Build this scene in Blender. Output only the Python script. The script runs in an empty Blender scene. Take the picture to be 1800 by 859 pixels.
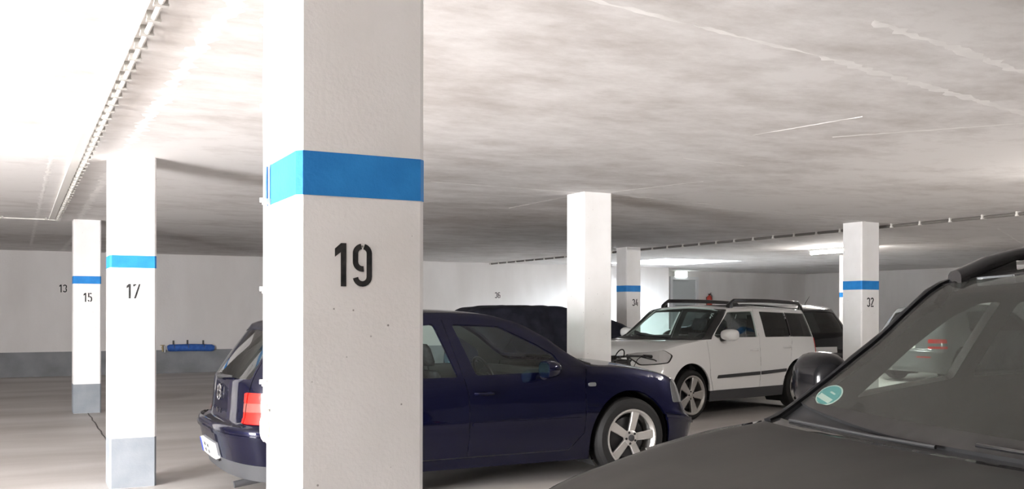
import bpy, bmesh, math, random
import numpy as np
from mathutils import Vector, Matrix
from mathutils.geometry import delaunay_2d_cdt

random.seed(7)
rng = np.random.default_rng(7)
scene = bpy.context.scene
COL = scene.collection
R = math.radians

# ------------------------------------------------------------------ camera
CAM_H = 1.38
cam_d = bpy.data.cameras.new('camera')
cam = bpy.data.objects.new('camera', cam_d)
COL.objects.link(cam)
cam.location = (0, 0, CAM_H)
cam.rotation_euler = (R(90), R(-0.10), R(-27.4))
cam_d.sensor_fit = 'HORIZONTAL'
cam_d.sensor_width = 36
cam_d.lens = 36 * 1684 / 1800
cam_d.shift_y = (544 - 429.5) / 1800
cam_d.clip_start = 0.02
scene.camera = cam

# ------------------------------------------------------------------ world, daylight, exposure
world = bpy.data.worlds.new('world')
scene.world = world
world.use_nodes = True
wn = world.node_tree.nodes
wn['Background'].inputs[0].default_value = (0.92, 0.96, 1.0, 1)
wn['Background'].inputs[1].default_value = 30.0

def area(name, loc, aim, sx, sy, power, col=(1, 1, 1)):
    l = bpy.data.lights.new(name, 'AREA')
    l.shape = 'RECTANGLE'
    l.size, l.size_y, l.energy, l.color = sx, sy, power, col
    o = bpy.data.objects.new(name, l)
    COL.objects.link(o)
    o.location = loc
    o.rotation_euler = (Vector(aim) - Vector(loc)).to_track_quat('-Z', 'Y').to_euler()
    return o

# daylight entering through the open gate in the left wall, and through the roof light; plus an added ceiling fill
area('gate_daylight', (-5.98, 3.4, 1.1), (-2.4, 5.3, -0.5), 2.5, 1.9, 1400, (1.0, 0.975, 0.965))
area('ceiling_fill', (-5.97, 3.4, 0.12), (-3.0, 4.0, 2.5), 2.5, 0.2, 30, (1.0, 0.97, 0.93))  # added low lamp throwing light up at the ceiling, like bounce from outside ground
scene.view_settings.view_transform = 'Standard'
scene.view_settings.look = 'None'
scene.view_settings.exposure = 0.27
scene.view_settings.gamma = 1.0
scene.view_settings.use_curve_mapping = False
scene.cycles.diffuse_bounces = 6
scene.cycles.max_bounces = 12
scene.cycles.transparent_max_bounces = 16

# ------------------------------------------------------------------ materials
MATS = {}
def new_mat(name):
    m = bpy.data.materials.new(name)
    m.use_nodes = True
    MATS[name] = m
    return m, m.node_tree.nodes, m.node_tree.links, m.node_tree.nodes['Principled BSDF']

def simple(name, col, rough=0.5, metal=0.0, coat=0.0, spec=0.5, emit=None, estr=0.0):
    m, n, l, b = new_mat(name)
    b.inputs['Base Color'].default_value = (*col, 1)
    b.inputs['Roughness'].default_value = rough
    b.inputs['Metallic'].default_value = metal
    b.inputs['Coat Weight'].default_value = coat
    b.inputs['Coat Roughness'].default_value = 0.03
    b.inputs['Specular IOR Level'].default_value = spec
    if emit:
        b.inputs['Emission Color'].default_value = (*emit, 1)
        b.inputs['Emission Strength'].default_value = estr
    return m

def noise_mix(name, c1, c2, scale, rough=0.6, lo=0.4, hi=0.6, stretch=(1, 1, 1), detail=6, bump=0.0, bscale=60, spec=0.3):
    m, n, l, b = new_mat(name)
    tc = n.new('ShaderNodeTexCoord')
    mp = n.new('ShaderNodeMapping'); mp.inputs['Scale'].default_value = stretch
    nz = n.new('ShaderNodeTexNoise'); nz.inputs['Scale'].default_value = scale; nz.inputs['Detail'].default_value = detail
    cr = n.new('ShaderNodeValToRGB')
    cr.color_ramp.elements[0].position = lo; cr.color_ramp.elements[0].color = (*c1, 1)
    cr.color_ramp.elements[1].position = hi; cr.color_ramp.elements[1].color = (*c2, 1)
    l.new(tc.outputs['Object'], mp.inputs[0]); l.new(mp.outputs[0], nz.inputs['Vector'])
    l.new(nz.outputs['Fac'], cr.inputs[0]); l.new(cr.outputs[0], b.inputs['Base Color'])
    b.inputs['Roughness'].default_value = rough
    b.inputs['Specular IOR Level'].default_value = spec
    if bump:
        n2 = n.new('ShaderNodeTexNoise'); n2.inputs['Scale'].default_value = bscale; n2.inputs['Detail'].default_value = 4
        bp = n.new('ShaderNodeBump'); bp.inputs['Strength'].default_value = bump; bp.inputs['Distance'].default_value = 0.01
        l.new(tc.outputs['Object'], n2.inputs['Vector'])
        l.new(n2.outputs['Fac'], bp.inputs['Height']); l.new(bp.outputs[0], b.inputs['Normal'])
    return m

def painted_pillar():
    m, n, l, b = new_mat('pillar_paint')
    tc = n.new('ShaderNodeTexCoord')
    v = n.new('ShaderNodeTexVoronoi'); v.inputs['Scale'].default_value = 17; v.inputs['Randomness'].default_value = 1
    rp = n.new('ShaderNodeValToRGB')
    rp.color_ramp.elements[0].position = 0.035; rp.color_ramp.elements[0].color = (0.33, 0.32, 0.31, 1)
    rp.color_ramp.elements[1].position = 0.06; rp.color_ramp.elements[1].color = (0.86, 0.85, 0.845, 1)
    nz = n.new('ShaderNodeTexNoise'); nz.inputs['Scale'].default_value = 3.0; nz.inputs['Detail'].default_value = 8
    r2 = n.new('ShaderNodeValToRGB')
    r2.color_ramp.elements[0].position = 0.30; r2.color_ramp.elements[0].color = (0.93, 0.925, 0.915, 1)
    r2.color_ramp.elements[1].position = 0.62; r2.color_ramp.elements[1].color = (1, 1, 1, 1)
    mx = n.new('ShaderNodeMixRGB'); mx.blend_type = 'MULTIPLY'; mx.inputs[0].default_value = 1
    l.new(tc.outputs['Object'], v.inputs['Vector']); l.new(tc.outputs['Object'], nz.inputs['Vector'])
    l.new(v.outputs['Distance'], rp.inputs[0]); l.new(nz.outputs['Fac'], r2.inputs[0])
    l.new(rp.outputs[0], mx.inputs[1]); l.new(r2.outputs[0], mx.inputs[2]); l.new(mx.outputs[0], b.inputs['Base Color'])
    bp = n.new('ShaderNodeBump'); bp.inputs['Strength'].default_value = 0.25; bp.inputs['Distance'].default_value = 0.004
    n3 = n.new('ShaderNodeTexNoise'); n3.inputs['Scale'].default_value = 90
    l.new(tc.outputs['Object'], n3.inputs['Vector']); l.new(n3.outputs['Fac'], bp.inputs['Height']); l.new(bp.outputs[0], b.inputs['Normal'])
    b.inputs['Roughness'].default_value = 0.75
    return m
painted_pillar()

def ceiling_mat():
    m, n, l, b = new_mat('ceiling_paint')
    tc = n.new('ShaderNodeTexCoord')
    def nz(scale, st, det=8, rough=0.6):
        mp = n.new('ShaderNodeMapping'); mp.inputs['Scale'].default_value = st
        t = n.new('ShaderNodeTexNoise'); t.inputs['Scale'].default_value = scale; t.inputs['Detail'].default_value = det
        t.inputs['Roughness'].default_value = rough
        l.new(tc.outputs['Object'], mp.inputs[0]); l.new(mp.outputs[0], t.inputs['Vector'])
        return t.outputs['Fac']
    big = nz(0.22, (1, 1.2, 1), 3)
    fine = nz(2.6, (0.75, 1.2, 1), 14, 0.72)
    ad = n.new('ShaderNodeMath'); ad.operation = 'MULTIPLY_ADD'; ad.inputs[1].default_value = 0.9
    l.new(big, ad.inputs[0]); l.new(fine, ad.inputs[2])
    cr = n.new('ShaderNodeValToRGB'); e = cr.color_ramp.elements
    e[0].position = 0.86; e[0].color = (0.74, 0.722, 0.712, 1)
    e[1].position = 1.22; e[1].color = (0.42, 0.385, 0.36, 1)
    x = e.new(1.0); x.color = (0.64, 0.618, 0.60, 1)
    sc = n.new('ShaderNodeMath'); sc.operation = 'MULTIPLY'; sc.inputs[1].default_value = 1.0
    l.new(ad.outputs[0], sc.inputs[0])
    # ramp positions are limited to 0..1, so halve the range
    sc.inputs[1].default_value = 0.75
    e[0].position = 0.66; x.position = 0.735; e[2].position = 0.86
    l.new(sc.outputs[0], cr.inputs[0]); l.new(cr.outputs[0], b.inputs['Base Color'])
    bp = n.new('ShaderNodeBump'); bp.inputs['Strength'].default_value = 0.18; bp.inputs['Distance'].default_value = 0.015
    l.new(nz(5, (0.9, 1.1, 1), 8), bp.inputs['Height']); l.new(bp.outputs[0], b.inputs['Normal'])
    b.inputs['Roughness'].default_value = 0.8
    return m
ceiling_mat()

noise_mix('ridge_paint', (0.77, 0.755, 0.74), (0.86, 0.845, 0.83), 6, 0.8)
noise_mix('raw_concrete', (0.58, 0.565, 0.555), (0.66, 0.645, 0.635), 1.4, 0.85)
noise_mix('wall_paint', (0.68, 0.655, 0.64), (0.77, 0.75, 0.74), 1.4, 0.8, 0.35, 0.65, (1, 1, 0.35), 8, 0.2, 30)
noise_mix('wall_grey', (0.20, 0.205, 0.215), (0.275, 0.285, 0.30), 2.2, 0.75, 0.35, 0.65, (1, 1, 1), 9, 0.2, 30)
noise_mix('pillar_grey', (0.215, 0.235, 0.26), (0.265, 0.285, 0.31), 5, 0.7, 0.35, 0.65, (1, 1, 1), 8, 0.1, 60)
noise_mix('pillar_blue', (0.018, 0.20, 0.56), (0.026, 0.245, 0.64), 9, 0.65, 0.35, 0.65, (1, 1, 1), 8, 0.15, 80)
noise_mix('digit_black', (0.012, 0.013, 0.014), (0.035, 0.033, 0.033), 30, 0.7)
noise_mix('floor_concrete', (0.40, 0.372, 0.35), (0.60, 0.575, 0.555), 0.9, 0.5, 0.34, 0.66, (0.35, 1.3, 1), 10, 0.15, 25)
noise_mix('crack_dark', (0.10, 0.09, 0.085), (0.16, 0.15, 0.14), 8, 0.8)
simple('conduit_white', (0.72, 0.70, 0.665), 0.5)
simple('conduit_clip', (0.40, 0.385, 0.36), 0.5)
simple('conduit_grey', (0.13, 0.12, 0.11), 0.6)
simple('clip_white', (0.62, 0.60, 0.57), 0.5)
simple('box_cream', (0.78, 0.73, 0.64), 0.45)
simple('door_paint', (0.47, 0.49, 0.50), 0.45)
simple('frame_paint', (0.68, 0.68, 0.69), 0.5)
simple('lamp_emit', (1, 1, 1), 0.5, emit=(1.0, 0.955, 0.90), estr=300)
simple('exit_emit', (0.9, 1, 0.95), 0.5, emit=(0.92, 1.0, 0.97), estr=14)
simple('lamp_housing', (0.62, 0.62, 0.60), 0.5)
noise_mix('foam_blue', (0.03, 0.10, 0.38), (0.045, 0.135, 0.46), 14, 0.8)
simple('strap_dark', (0.09, 0.085, 0.08), 0.7)
simple('brass', (0.42, 0.34, 0.18), 0.45, 0.6)
simple('extinguisher_red', (0.42, 0.035, 0.02), 0.35, coat=0.4)
simple('rubber', (0.013, 0.013, 0.013), 0.75, spec=0.3)
simple('tyre', (0.012, 0.0115, 0.0115), 0.6, spec=0.25)
simple('black_plastic', (0.016, 0.016, 0.017), 0.45)
simple('grey_plastic', (0.045, 0.046, 0.05), 0.5)
simple('gloss_black', (0.008, 0.008, 0.009), 0.12, coat=0.6)
simple('liner', (0.06, 0.06, 0.062), 0.8)
simple('liner_grey', (0.07, 0.072, 0.07), 0.85)
noise_mix('seat_fabric', (0.03, 0.03, 0.033), (0.05, 0.05, 0.054), 40, 0.9)
simple('dash_plastic', (0.028, 0.028, 0.03), 0.6)
simple('chrome', (0.86, 0.86, 0.87), 0.08, 1.0)
simple('alloy', (0.60, 0.585, 0.565), 0.32, 0.85)
simple('alloy_dark', (0.05, 0.05, 0.052), 0.5, 0.4)
simple('mirror_glass', (0.42, 0.74, 0.92), 0.02, 1.0)
simple('lens_red', (0.50, 0.012, 0.008), 0.1, coat=1.0, emit=(1.0, 0.06, 0.02), estr=0.0)
simple('lens_orange', (0.90, 0.24, 0.03), 0.1, coat=1.0)
simple('lens_smoke', (0.20, 0.06, 0.05), 0.1, coat=1.0)
simple('lens_bright', (0.58, 0.58, 0.58), 0.12, 0.3, coat=1.0)
simple('lens_clear', (0.14, 0.145, 0.15), 0.1, 0.2, coat=1.0)
simple('plate_white', (0.78, 0.79, 0.78), 0.4)
simple('plate_blue', (0.02, 0.06, 0.5), 0.4)
simple('sticker_green', (0.03, 0.20, 0.21), 0.5)
simple('sticker_white', (0.40, 0.44, 0.41), 0.5)
simple('navy_paint', (0.0028, 0.0032, 0.016), 0.35, 0.4, coat=0.7, spec=0.0)
simple('white_paint', (0.88, 0.88, 0.875), 0.3, 0.0, coat=1.0, spec=0.0)
simple('black_paint', (0.010, 0.010, 0.012), 0.25, 0.2, coat=1.0, spec=0.0)
simple('silver_paint', (0.15, 0.16, 0.165), 0.3, 0.4, coat=1.0, spec=0.0)
noise_mix('dusty_paint', (0.020, 0.0185, 0.017), (0.034, 0.0315, 0.029), 5, 0.5, 0.3, 0.7, (0.5, 1.5, 1), 8, spec=0.2)
simple('dark_paint', (0.022, 0.021, 0.021), 0.3, 0.2, coat=0.8, spec=0.0)
noise_mix('cover_cloth', (0.010, 0.011, 0.019), (0.020, 0.021, 0.034), 7, 0.75)
simple('steel_tube', (0.02, 0.02, 0.022), 0.3, 0.2, coat=0.6)
simple('spoke_steel', (0.5, 0.5, 0.5), 0.3, 1.0)

def glass(name, tint, refl=1.0, dust=0.0, dcol=(0.3, 0.3, 0.28)):
    m = bpy.data.materials.new(name); m.use_nodes = True; MATS[name] = m
    n, l = m.node_tree.nodes, m.node_tree.links
    n.clear()
    out = n.new('ShaderNodeOutputMaterial')
    tr = n.new('ShaderNodeBsdfTransparent'); tr.inputs[0].default_value = (*tint, 1)
    gl = n.new('ShaderNodeBsdfGlossy'); gl.inputs['Roughness'].default_value = 0.02
    gl.inputs[0].default_value = (refl, refl, refl, 1)
    fr = n.new('ShaderNodeFresnel'); fr.inputs['IOR'].default_value = 1.5
    mx = n.new('ShaderNodeMixShader')
    # single-sided pane: give the Fresnel node the same glass from both sides
    ge = n.new('ShaderNodeNewGeometry'); ir = n.new('ShaderNodeMapRange'); ir.inputs['To Min'].default_value = 1.5; ir.inputs['To Max'].default_value = 1 / 1.5
    l.new(ge.outputs['Backfacing'], ir.inputs['Value']); l.new(ir.outputs[0], fr.inputs['IOR'])
    l.new(fr.outputs[0], mx.inputs[0]); l.new(tr.outputs[0], mx.inputs[1]); l.new(gl.outputs[0], mx.inputs[2])
    last = mx
    if dust:
        df = n.new('ShaderNodeBsdfDiffuse'); df.inputs[0].default_value = (*dcol, 1)
        m2 = n.new('ShaderNodeMixShader'); m2.inputs[0].default_value = dust
        l.new(mx.outputs[0], m2.inputs[1]); l.new(df.outputs[0], m2.inputs[2]); last = m2
    l.new(last.outputs[0], out.inputs[0])
    return m
glass('glass_green', (0.80, 0.90, 0.865))
glass('glass_dark', (0.22, 0.26, 0.26))
glass('glass_clear', (0.86, 0.94, 0.91))
glass('glass_roof', (0.9, 0.93, 0.95))
glass('glass_dusty', (0.74, 0.82, 0.78), 0.75, 0.16, (0.13, 0.127, 0.115))

# ------------------------------------------------------------------ mesh helpers
class MB:
    """collects primitives, build() links them as one mesh object"""
    def __init__(s): s.v = []; s.f = []
    def add(s, vs, fs):
        o = len(s.v); s.v += [tuple(map(float, p)) for p in vs]; s.f += [tuple(o + i for i in f) for f in fs]; return s
    def box(s, c, size, rot=None):
        c = Vector(c); h = Vector(size) / 2; M = rot.to_3x3() if rot else Matrix.Identity(3)
        vs = [c + M @ Vector((x * h.x, y * h.y, z * h.z)) for z in (-1, 1) for y in (-1, 1) for x in (-1, 1)]
        return s.add(vs, [(0, 2, 3, 1), (4, 5, 7, 6), (0, 1, 5, 4), (2, 6, 7, 3), (0, 4, 6, 2), (1, 3, 7, 5)])
    def box2(s, a, b):
        return s.box([(a[i] + b[i]) / 2 for i in range(3)], [abs(b[i] - a[i]) for i in range(3)])
    def tube(s, pts, r, seg=10, closed=False, cap=True):
        pts = [Vector(p) for p in pts]; n = len(pts)
        rs = r if isinstance(r, (list, tuple)) else [r] * n
        T = []
        for i in range(n):
            a = pts[(i - 1) % n] if (closed or i) else pts[0]; b = pts[(i + 1) % n] if (closed or i < n - 1) else pts[-1]
            T.append((b - a).normalized())
        up = Vector((0, 0, 1)) if abs(T[0].z) < 0.9 else Vector((1, 0, 0))
        N = (up - T[0] * up.dot(T[0])).normalized(); vs = []
        for i in range(n):
            N = (N - T[i] * N.dot(T[i])).normalized(); B = T[i].cross(N)
            for k in range(seg):
                a = 2 * math.pi * k / seg; vs.append(pts[i] + (N * math.cos(a) + B * math.sin(a)) * rs[i])
        fs = []
        for i in range(n if closed else n - 1):
            j = (i + 1) % n
            for k in range(seg):
                k2 = (k + 1) % seg; fs.append((i * seg + k, i * seg + k2, j * seg + k2, j * seg + k))
        if cap and not closed:
            fs.append(tuple(reversed(range(seg)))); fs.append(tuple((n - 1) * seg + k for k in range(seg)))
        return s.add(vs, fs)
    def lathe(s, prof, seg=32, M=None, closed=False):
        """profile (radius, height) turned about local z, then transformed by M"""
        M = M or Matrix.Identity(4); vs = []; n = len(prof)
        for r, z in prof:
            for k in range(seg):
                a = 2 * math.pi * k / seg; vs.append(M @ Vector((r * math.cos(a), r * math.sin(a), z)))
        fs = []
        for i in range(n if closed else n - 1):
            j = (i + 1) % n
            for k in range(seg):
                k2 = (k + 1) % seg; fs.append((i * seg + k, i * seg + k2, j * seg + k2, j * seg + k))
        if not closed:
            if prof[0][0] > 1e-4: fs.append(tuple(reversed(range(seg))))
            if prof[-1][0] > 1e-4: fs.append(tuple((n - 1) * seg + k for k in range(seg)))
        return s.add(vs, fs)
    def prism(s, poly, d, M=None):
        """2D polygon in local xy extruded along +z by d"""
        M = M or Matrix.Identity(4); n = len(poly)
        vs = [M @ Vector((x, y, 0)) for x, y in poly] + [M @ Vector((x, y, d)) for x, y in poly]
        return s.add(vs, [tuple(reversed(range(n))), tuple(range(n, 2 * n))] + [(i, (i + 1) % n, n + (i + 1) % n, n + i) for i in range(n)])
    def loft(s, rings, cap=True):
        n = len(rings[0]); vs = [p for r_ in rings for p in r_]; fs = []
        for i in range(len(rings) - 1):
            for k in range(n):
                k2 = (k + 1) % n; fs.append((i * n + k, i * n + k2, (i + 1) * n + k2, (i + 1) * n + k))
        if cap:
            fs.append(tuple(reversed(range(n)))); fs.append(tuple((len(rings) - 1) * n + k for k in range(n)))
        return s.add(vs, fs)
    def mesh(s, name, mat, angle=35, fix=True):
        me = bpy.data.meshes.new(name); me.from_pydata(s.v, [], s.f)
        if fix:
            bm = bmesh.new(); bm.from_mesh(me); bmesh.ops.recalc_face_normals(bm, faces=bm.faces); bm.to_mesh(me); bm.free()
        me.materials.append(MATS[mat])
        me.shade_smooth(); me.set_sharp_from_angle(angle=R(angle))
        return me
    def build(s, name, mat, parent=None, bev=0.0, seg=2, angle=35, fix=True):
        o = bpy.data.objects.new(name, s.mesh(name, mat, angle, fix)); COL.objects.link(o)
        o.parent = parent
        if bev:
            md = o.modifiers.new('bevel', 'BEVEL'); md.width = bev; md.segments = seg; md.limit_method = 'ANGLE'; md.angle_limit = R(40)
        return o

def link(me, name, parent=None):
    o = bpy.data.objects.new(name, me); COL.objects.link(o); o.parent = parent; return o

def tag(o, label, cat, group=None):
    o['label'] = label; o['category'] = cat
    if group: o['group'] = group
    return o

def thing(name, label, cat, loc=(0, 0, 0), rz=0, group=None):
    o = bpy.data.objects.new(name, None); COL.objects.link(o)
    o.location = loc; o.rotation_euler = (0, 0, rz); o.empty_display_size = 0.2
    return tag(o, label, cat, group)

def struct(o): o['kind'] = 'structure'; return o

def rotm(ax, deg, loc=(0, 0, 0)): return Matrix.Translation(loc) @ Matrix.Rotation(R(deg), 4, ax)

# stencil digits: filled polygons and ribbons in a box 1 high (x to the right)
def arc(cx, cy, r, a0, a1, n=10):
    return [(cx + r * math.cos(R(a0 + (a1 - a0) * i / n)), cy + r * math.sin(R(a0 + (a1 - a0) * i / n))) for i in range(n + 1)]
def ribbon(path, w):
    P = [Vector(p) for p in path]; L = []; Q = []
    for i, p in enumerate(P):
        t = (P[min(i + 1, len(P) - 1)] - P[max(i - 1, 0)]).normalized(); nn = Vector((-t.y, t.x)) * w / 2
        L.append(p + nn); Q.append(p - nn)
    return L + Q[::-1]
W = 0.13
def digit(ch):
    """list of polygons"""
    if ch == '1':
        return [[(0.14, 0), (0.27, 0), (0.27, 1), (0.145, 1), (0.0, 0.87), (0.0, 0.68), (0.14, 0.79)]]
    if ch == '9':
        c, r = 0.23, 0.168
        return [ribbon(arc(c, .77, r, 99, 180) + arc(c, .58, r, 180, 281), W), ribbon(arc(c, .77, r, 76, 0) + arc(c, .23, r, 0, -172), W)]
    if ch == '7':
        return [[(0, 0.99), (0, 0.83), (0.10, 0.83), (0.10, 0.90), (0.20, 0.90), (0.20, 0.99)],
                [(0.36, 1.0), (0.47, 1.0), (0.17, 0.0), (0.04, 0.0)]]
    if ch == '5':
        return [[(0.04, 1), (0.16, 1), (0.16, 0.52), (0.04, 0.52)], [(0.20, 1), (0.40, 1), (0.40, 0.88), (0.20, 0.88)],
                ribbon([(0.18, 0.58)] + arc(0.22, 0.40, 0.17, 80, 0) + arc(0.22, 0.235, 0.17, 0, -80), W), ribbon(arc(0.22, 0.235, 0.17, 250, 190, 6), W)]
    if ch == '3':
        return [ribbon(arc(0.22, 0.765, 0.17, 170, 0) + arc(0.22, 0.70, 0.17, 0, -65), W),
                ribbon(arc(0.22, 0.33, 0.17, 65, 0) + arc(0.22, 0.235, 0.17, 0, -170), W)]
    if ch == '2':
        return [ribbon(arc(0.22, 0.765, 0.17, 170, -10) + [(0.07, 0.16)], W), [(0.02, 0), (0.42, 0), (0.42, 0.12), (0.02, 0.12)]]
    if ch == '4':
        return [[(0.15, 1), (0.29, 1), (0.14, 0.20), (0.0, 0.20)], [(0.0, 0.28), (0.2, 0.28), (0.2, 0.16), (0.0, 0.16)],
                [(0.27, 0.55), (0.39, 0.55), (0.39, 0.0), (0.27, 0.0)]]
    if ch == '6':
        return [ribbon(arc(0.22, 0.765, 0.17, 30, 180) + arc(0.22, 0.235, 0.17, 180, 260), W),
                ribbon(arc(0.22, 0.235, 0.17, -80, 0) + arc(0.22, 0.40, 0.17, 0, 150), W)]
    return []
def number(txt, M, h, parent, adv=0.56, name='number'):
    mb = MB(); x = 0
    for ch in txt:
        for poly in digit(ch):
            mb.prism([((px + x) * h, py * h) for px, py in poly], 0.0012, M)
        x += 0.43 if ch == '1' else adv
    return mb.build(name, 'digit_black', parent, angle=30)

# ------------------------------------------------------------------ the garage shell
H = 2.561
XL, XR, YB, YF, YF2 = -6.0, 23.0, -8.0, 21.74, 23.5
XS = 16.2                     # where the back wall steps back to the door
SK = (13.25, 17.9, 15.5, 20.5)  # roof light x0 y0 x1 y1

fl = MB(); nx = 30; ny = 30
fl.box2((XL - 3, YB - .2, -0.12), (XR + .2, YF2 + .2, 0))
floor = struct(fl.build('floor', 'floor_concrete'))
ce = MB()
for a, b in (((XL - .2, YB - .2), (SK[0], YF2 + .2)), ((SK[2], YB - .2), (XR + .2, YF2 + .2)),
             ((SK[0], YB - .2), (SK[2], SK[1])), ((SK[0], SK[3]), (SK[2], YF2 + .2))):
    ce.box2((*a, H), (*b, H + 0.22))
ceiling = struct(ce.build('ceiling', 'ceiling_paint'))
sh = MB()
t = 0.08
for a, b in (((SK[0] - t, SK[1] - t), (SK[0], SK[3] + t)), ((SK[2], SK[1] - t), (SK[2] + t, SK[3] + t)),
             ((SK[0], SK[1] - t), (SK[2], SK[1])), ((SK[0], SK[3]), (SK[2], SK[3] + t))):
    sh.box2((*a, H + .2), (*b, H + 0.45))
sh.build('skylight_shaft', 'ridge_paint', ceiling)
win = struct(MB().box2((SK[0] - t, SK[1] - t, H + .45), (SK[2] + t, SK[3] + t, H + .47)).build('window_1', 'glass_roof'))

def wall(name, a, b, side, mat='wall_paint'):
    """white wall with a grey painted base, each a mesh"""
    w = struct(MB().box2((*a, 0), (*b, H)).build(name, mat))
    return w
wall_back = wall('wall_back', (XL, YF), (XS, YF + .2), 0)
wall_door = wall('wall_back_recess', (XS - .2, YF2), (XR, YF2 + .2), 0)
wall('wall_step', (XS - .2, YF + .2), (XS, YF2), 0)
wall_right = wall('wall_right', (XR, YB), (XR + .2, YF2 + .2), 0)
wall('wall_front', (XL, YB - .2), (XR, YB), 0, 'raw_concrete')
GY0, GY1, GZ = 2.0, 4.8, 2.35
wall('wall_left', (XL - .2, GY1), (XL, YF), 0)
wall('wall_left_near', (XL - .2, YB), (XL, GY0), 0, 'raw_concrete')
struct(MB().box2((XL - .2, GY0, GZ), (XL, GY1, H)).build('trim_1', 'wall_paint'))
BZ = 0.50
def base(name, a, b): struct(MB().box2((*a, 0), (*b, BZ)).build(name, 'wall_grey'))
base('baseboard_back', (XL, YF - .004), (XS, YF))
base('baseboard_right', (XR - .004, YB), (XR, YF2))
base('baseboard_recess', (XS, YF2 - .004), (XR - .01, YF2))
base('baseboard_left', (XL, GY1), (XL + .004, YF - .01))
# floor expansion crack between pillars 15 and 17, and light wall repairs
cr_ = MB(); P0 = Vector((0.86, 13.86)); prev = None
pts = [(0.86 + random.uniform(-.012, .012) - 0.0 * i, 13.84 - i * 0.3) for i in range(20)]
for (x0, y0), (x1, y1) in zip(pts, pts[1:]):
    cr_.add([(x0 - .008, y0, .002), (x0 + .008, y0, .002), (x1 + .008, y1, .002), (x1 - .008, y1, .002)], [(0, 1, 2, 3)])
cr_.build('floor_crack', 'crack_dark', floor)

# plaster ridges along the formwork joints of the ceiling
def ridge(x0, y0, x1, y1, w, gap=0.0):
    a, b = Vector((x0, y0)), Vector((x1, y1)); L = (b - a).length; n = max(3, int(L / 0.045))
    t_ = (b - a).normalized(); nn = Vector((-t_.y, t_.x)); vs = []
    for i in range(n + 1):
        c = a + (b - a) * i / n + nn * random.uniform(-.35, .35) * w
        k = 1.5 * w * random.uniform(.25, 1.0) * (0.2 if i in (0, n) else 1)
        d = 0.004 * random.uniform(.5, 1)
        p, q = c + nn * k, c - nn * k
        vs += [(p.x, p.y, H + .001), (c.x, c.y, H - d), (q.x, q.y, H + .001)]
    fs = []
    for i in range(n):
        o = 3 * i; fs += [(o, o + 1, o + 4, o + 3), (o + 1, o + 2, o + 5, o + 4)]
    MB().add(vs, fs).build('joint_ridge', 'ridge_paint', ceiling, fix=False)
for r_ in ((1.6, 3.05, 3.3, 3.3, .02), (3.3, 3.3, 6.2, 3.85, .035), (3.1, 2.80, 5.2, 3.2, .04), (4.42, 5.0, 4.58, 4.2, .012),
           (4.95, 4.8, 5.9, 3.55, .02), (4.6, 6.0, 5.3, 6.1, .012), (3.4, 8.2, 5.04, 8.27, .014), (5.38, 8.2, 10.0, 9.12, .014),
           (5.38, 8.45, 9.8, 9.25, .012), (5.09, 9.9, 5.12, 8.5, .012), (5.3, 8.1, 5.6, 7.0, .014), (0.75, 3.2, 0.72, 7.9, .05), (0.72, 8.2, 0.74, 13.8, .05),
           (0.25, 8, 0.25, 20, .03), (0.85, 14.3, .85, 21.5, .05), (3.2, 11.5, 4.1, 9.6, .015), (2.4, 9.2, 3.0, 8.2, .015), (12.5, 9.0, 16, 11.0, .02), (13.5, 8.0, 18, 9.5, .02), (-1.2, 6, -1.2, 16, .05), (1.6, 4.0, 1.75, 5.5, .02)):
    ridge(*r_)

# ------------------------------------------------------------------ pillars
PW = 0.337
def pillar(x, y, label, band=None, num=None, nh=0.115, nz=1.44, nxo=0.1, grey=None, w=PW):
    p = thing('pillar', label, 'pillar', (x, y, 0))
    ch = 0.014
    oct_ = [(ch, 0), (w - ch, 0), (w, ch), (w, w - ch), (w - ch, w), (ch, w), (0, w - ch), (0, ch)]
    MB().prism(oct_, H).build('shaft', 'pillar_paint', p, angle=20)
    def sleeve(z0, z1, name, mat, e=0.0012):
        o = [(a + (e if a > w / 2 else -e), b + (e if b > w / 2 else -e)) for a, b in oct_]; n = len(o)
        vs = [(a, b, z0) for a, b in o] + [(a, b, z1) for a, b in o]
        MB().add(vs, [(i, (i + 1) % n, n + (i + 1) % n, n + i) for i in range(n)]).build(name, mat, p, angle=20)
    if band: sleeve(band[0], band[1], 'blue_band', 'pillar_blue')
    if grey: sleeve(0.001, grey, 'grey_base', 'pillar_grey')
    if num:
        number(num, Matrix.Translation((nxo, -0.0013, nz)) @ Matrix.Rotation(R(90), 4, 'X'), nh, p)
    return p
def zat(d, v): return CAM_H + (544 - v) * d / 1684
def dep(x, y): return x * math.sin(R(27.4)) + y * math.cos(R(27.4))
d19, d17, d15, d34, d32 = dep(.615, 2.332), dep(.642, 7.93), dep(.678, 13.86), dep(10.19, 15.0), dep(10.01, 9.19)
p19 = pillar(0.615, 2.332, 'near white concrete pillar with a blue band and the black stencilled number 19', (zat(d19, 341.6), zat(d19, 263.7)), '19', .1085, zat(dep(.72, 2.332), 503.5), .094, .41)
pillar(0.642, 7.93, 'brightly lit white pillar with blue band, grey foot and number 17', (zat(d17, 471), zat(d17, 449)), '17', .113, zat(d17, 525.5), .118, .385)
pillar(0.678, 13.86, 'white pillar with blue band, grey foot and number 15', (zat(d15, 499.5), zat(d15, 486)), '15', .118, zat(d15, 531.5), .122, .385)
pillar(5.04, 8.17, 'plain white pillar without band or number behind the dark blue hatchback')
pillar(10.19, 15.0, 'distant white pillar with blue band and number 34', (zat(d34, 512), zat(d34, 501)), '34', .13, zat(d34, 537), .14)
pillar(10.01, 9.19, 'white pillar with blue band and number 32 beside the white car', (zat(d32, 507.5), zat(d32, 492)), '32', .125, zat(d32, 538), .10)
pillar(15.75, 14.75, 'far white pillar with a blue band almost hidden behind pillar 32', (1.66, 1.76))
MW = Matrix.Rotation(R(90), 4, 'X')
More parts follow.
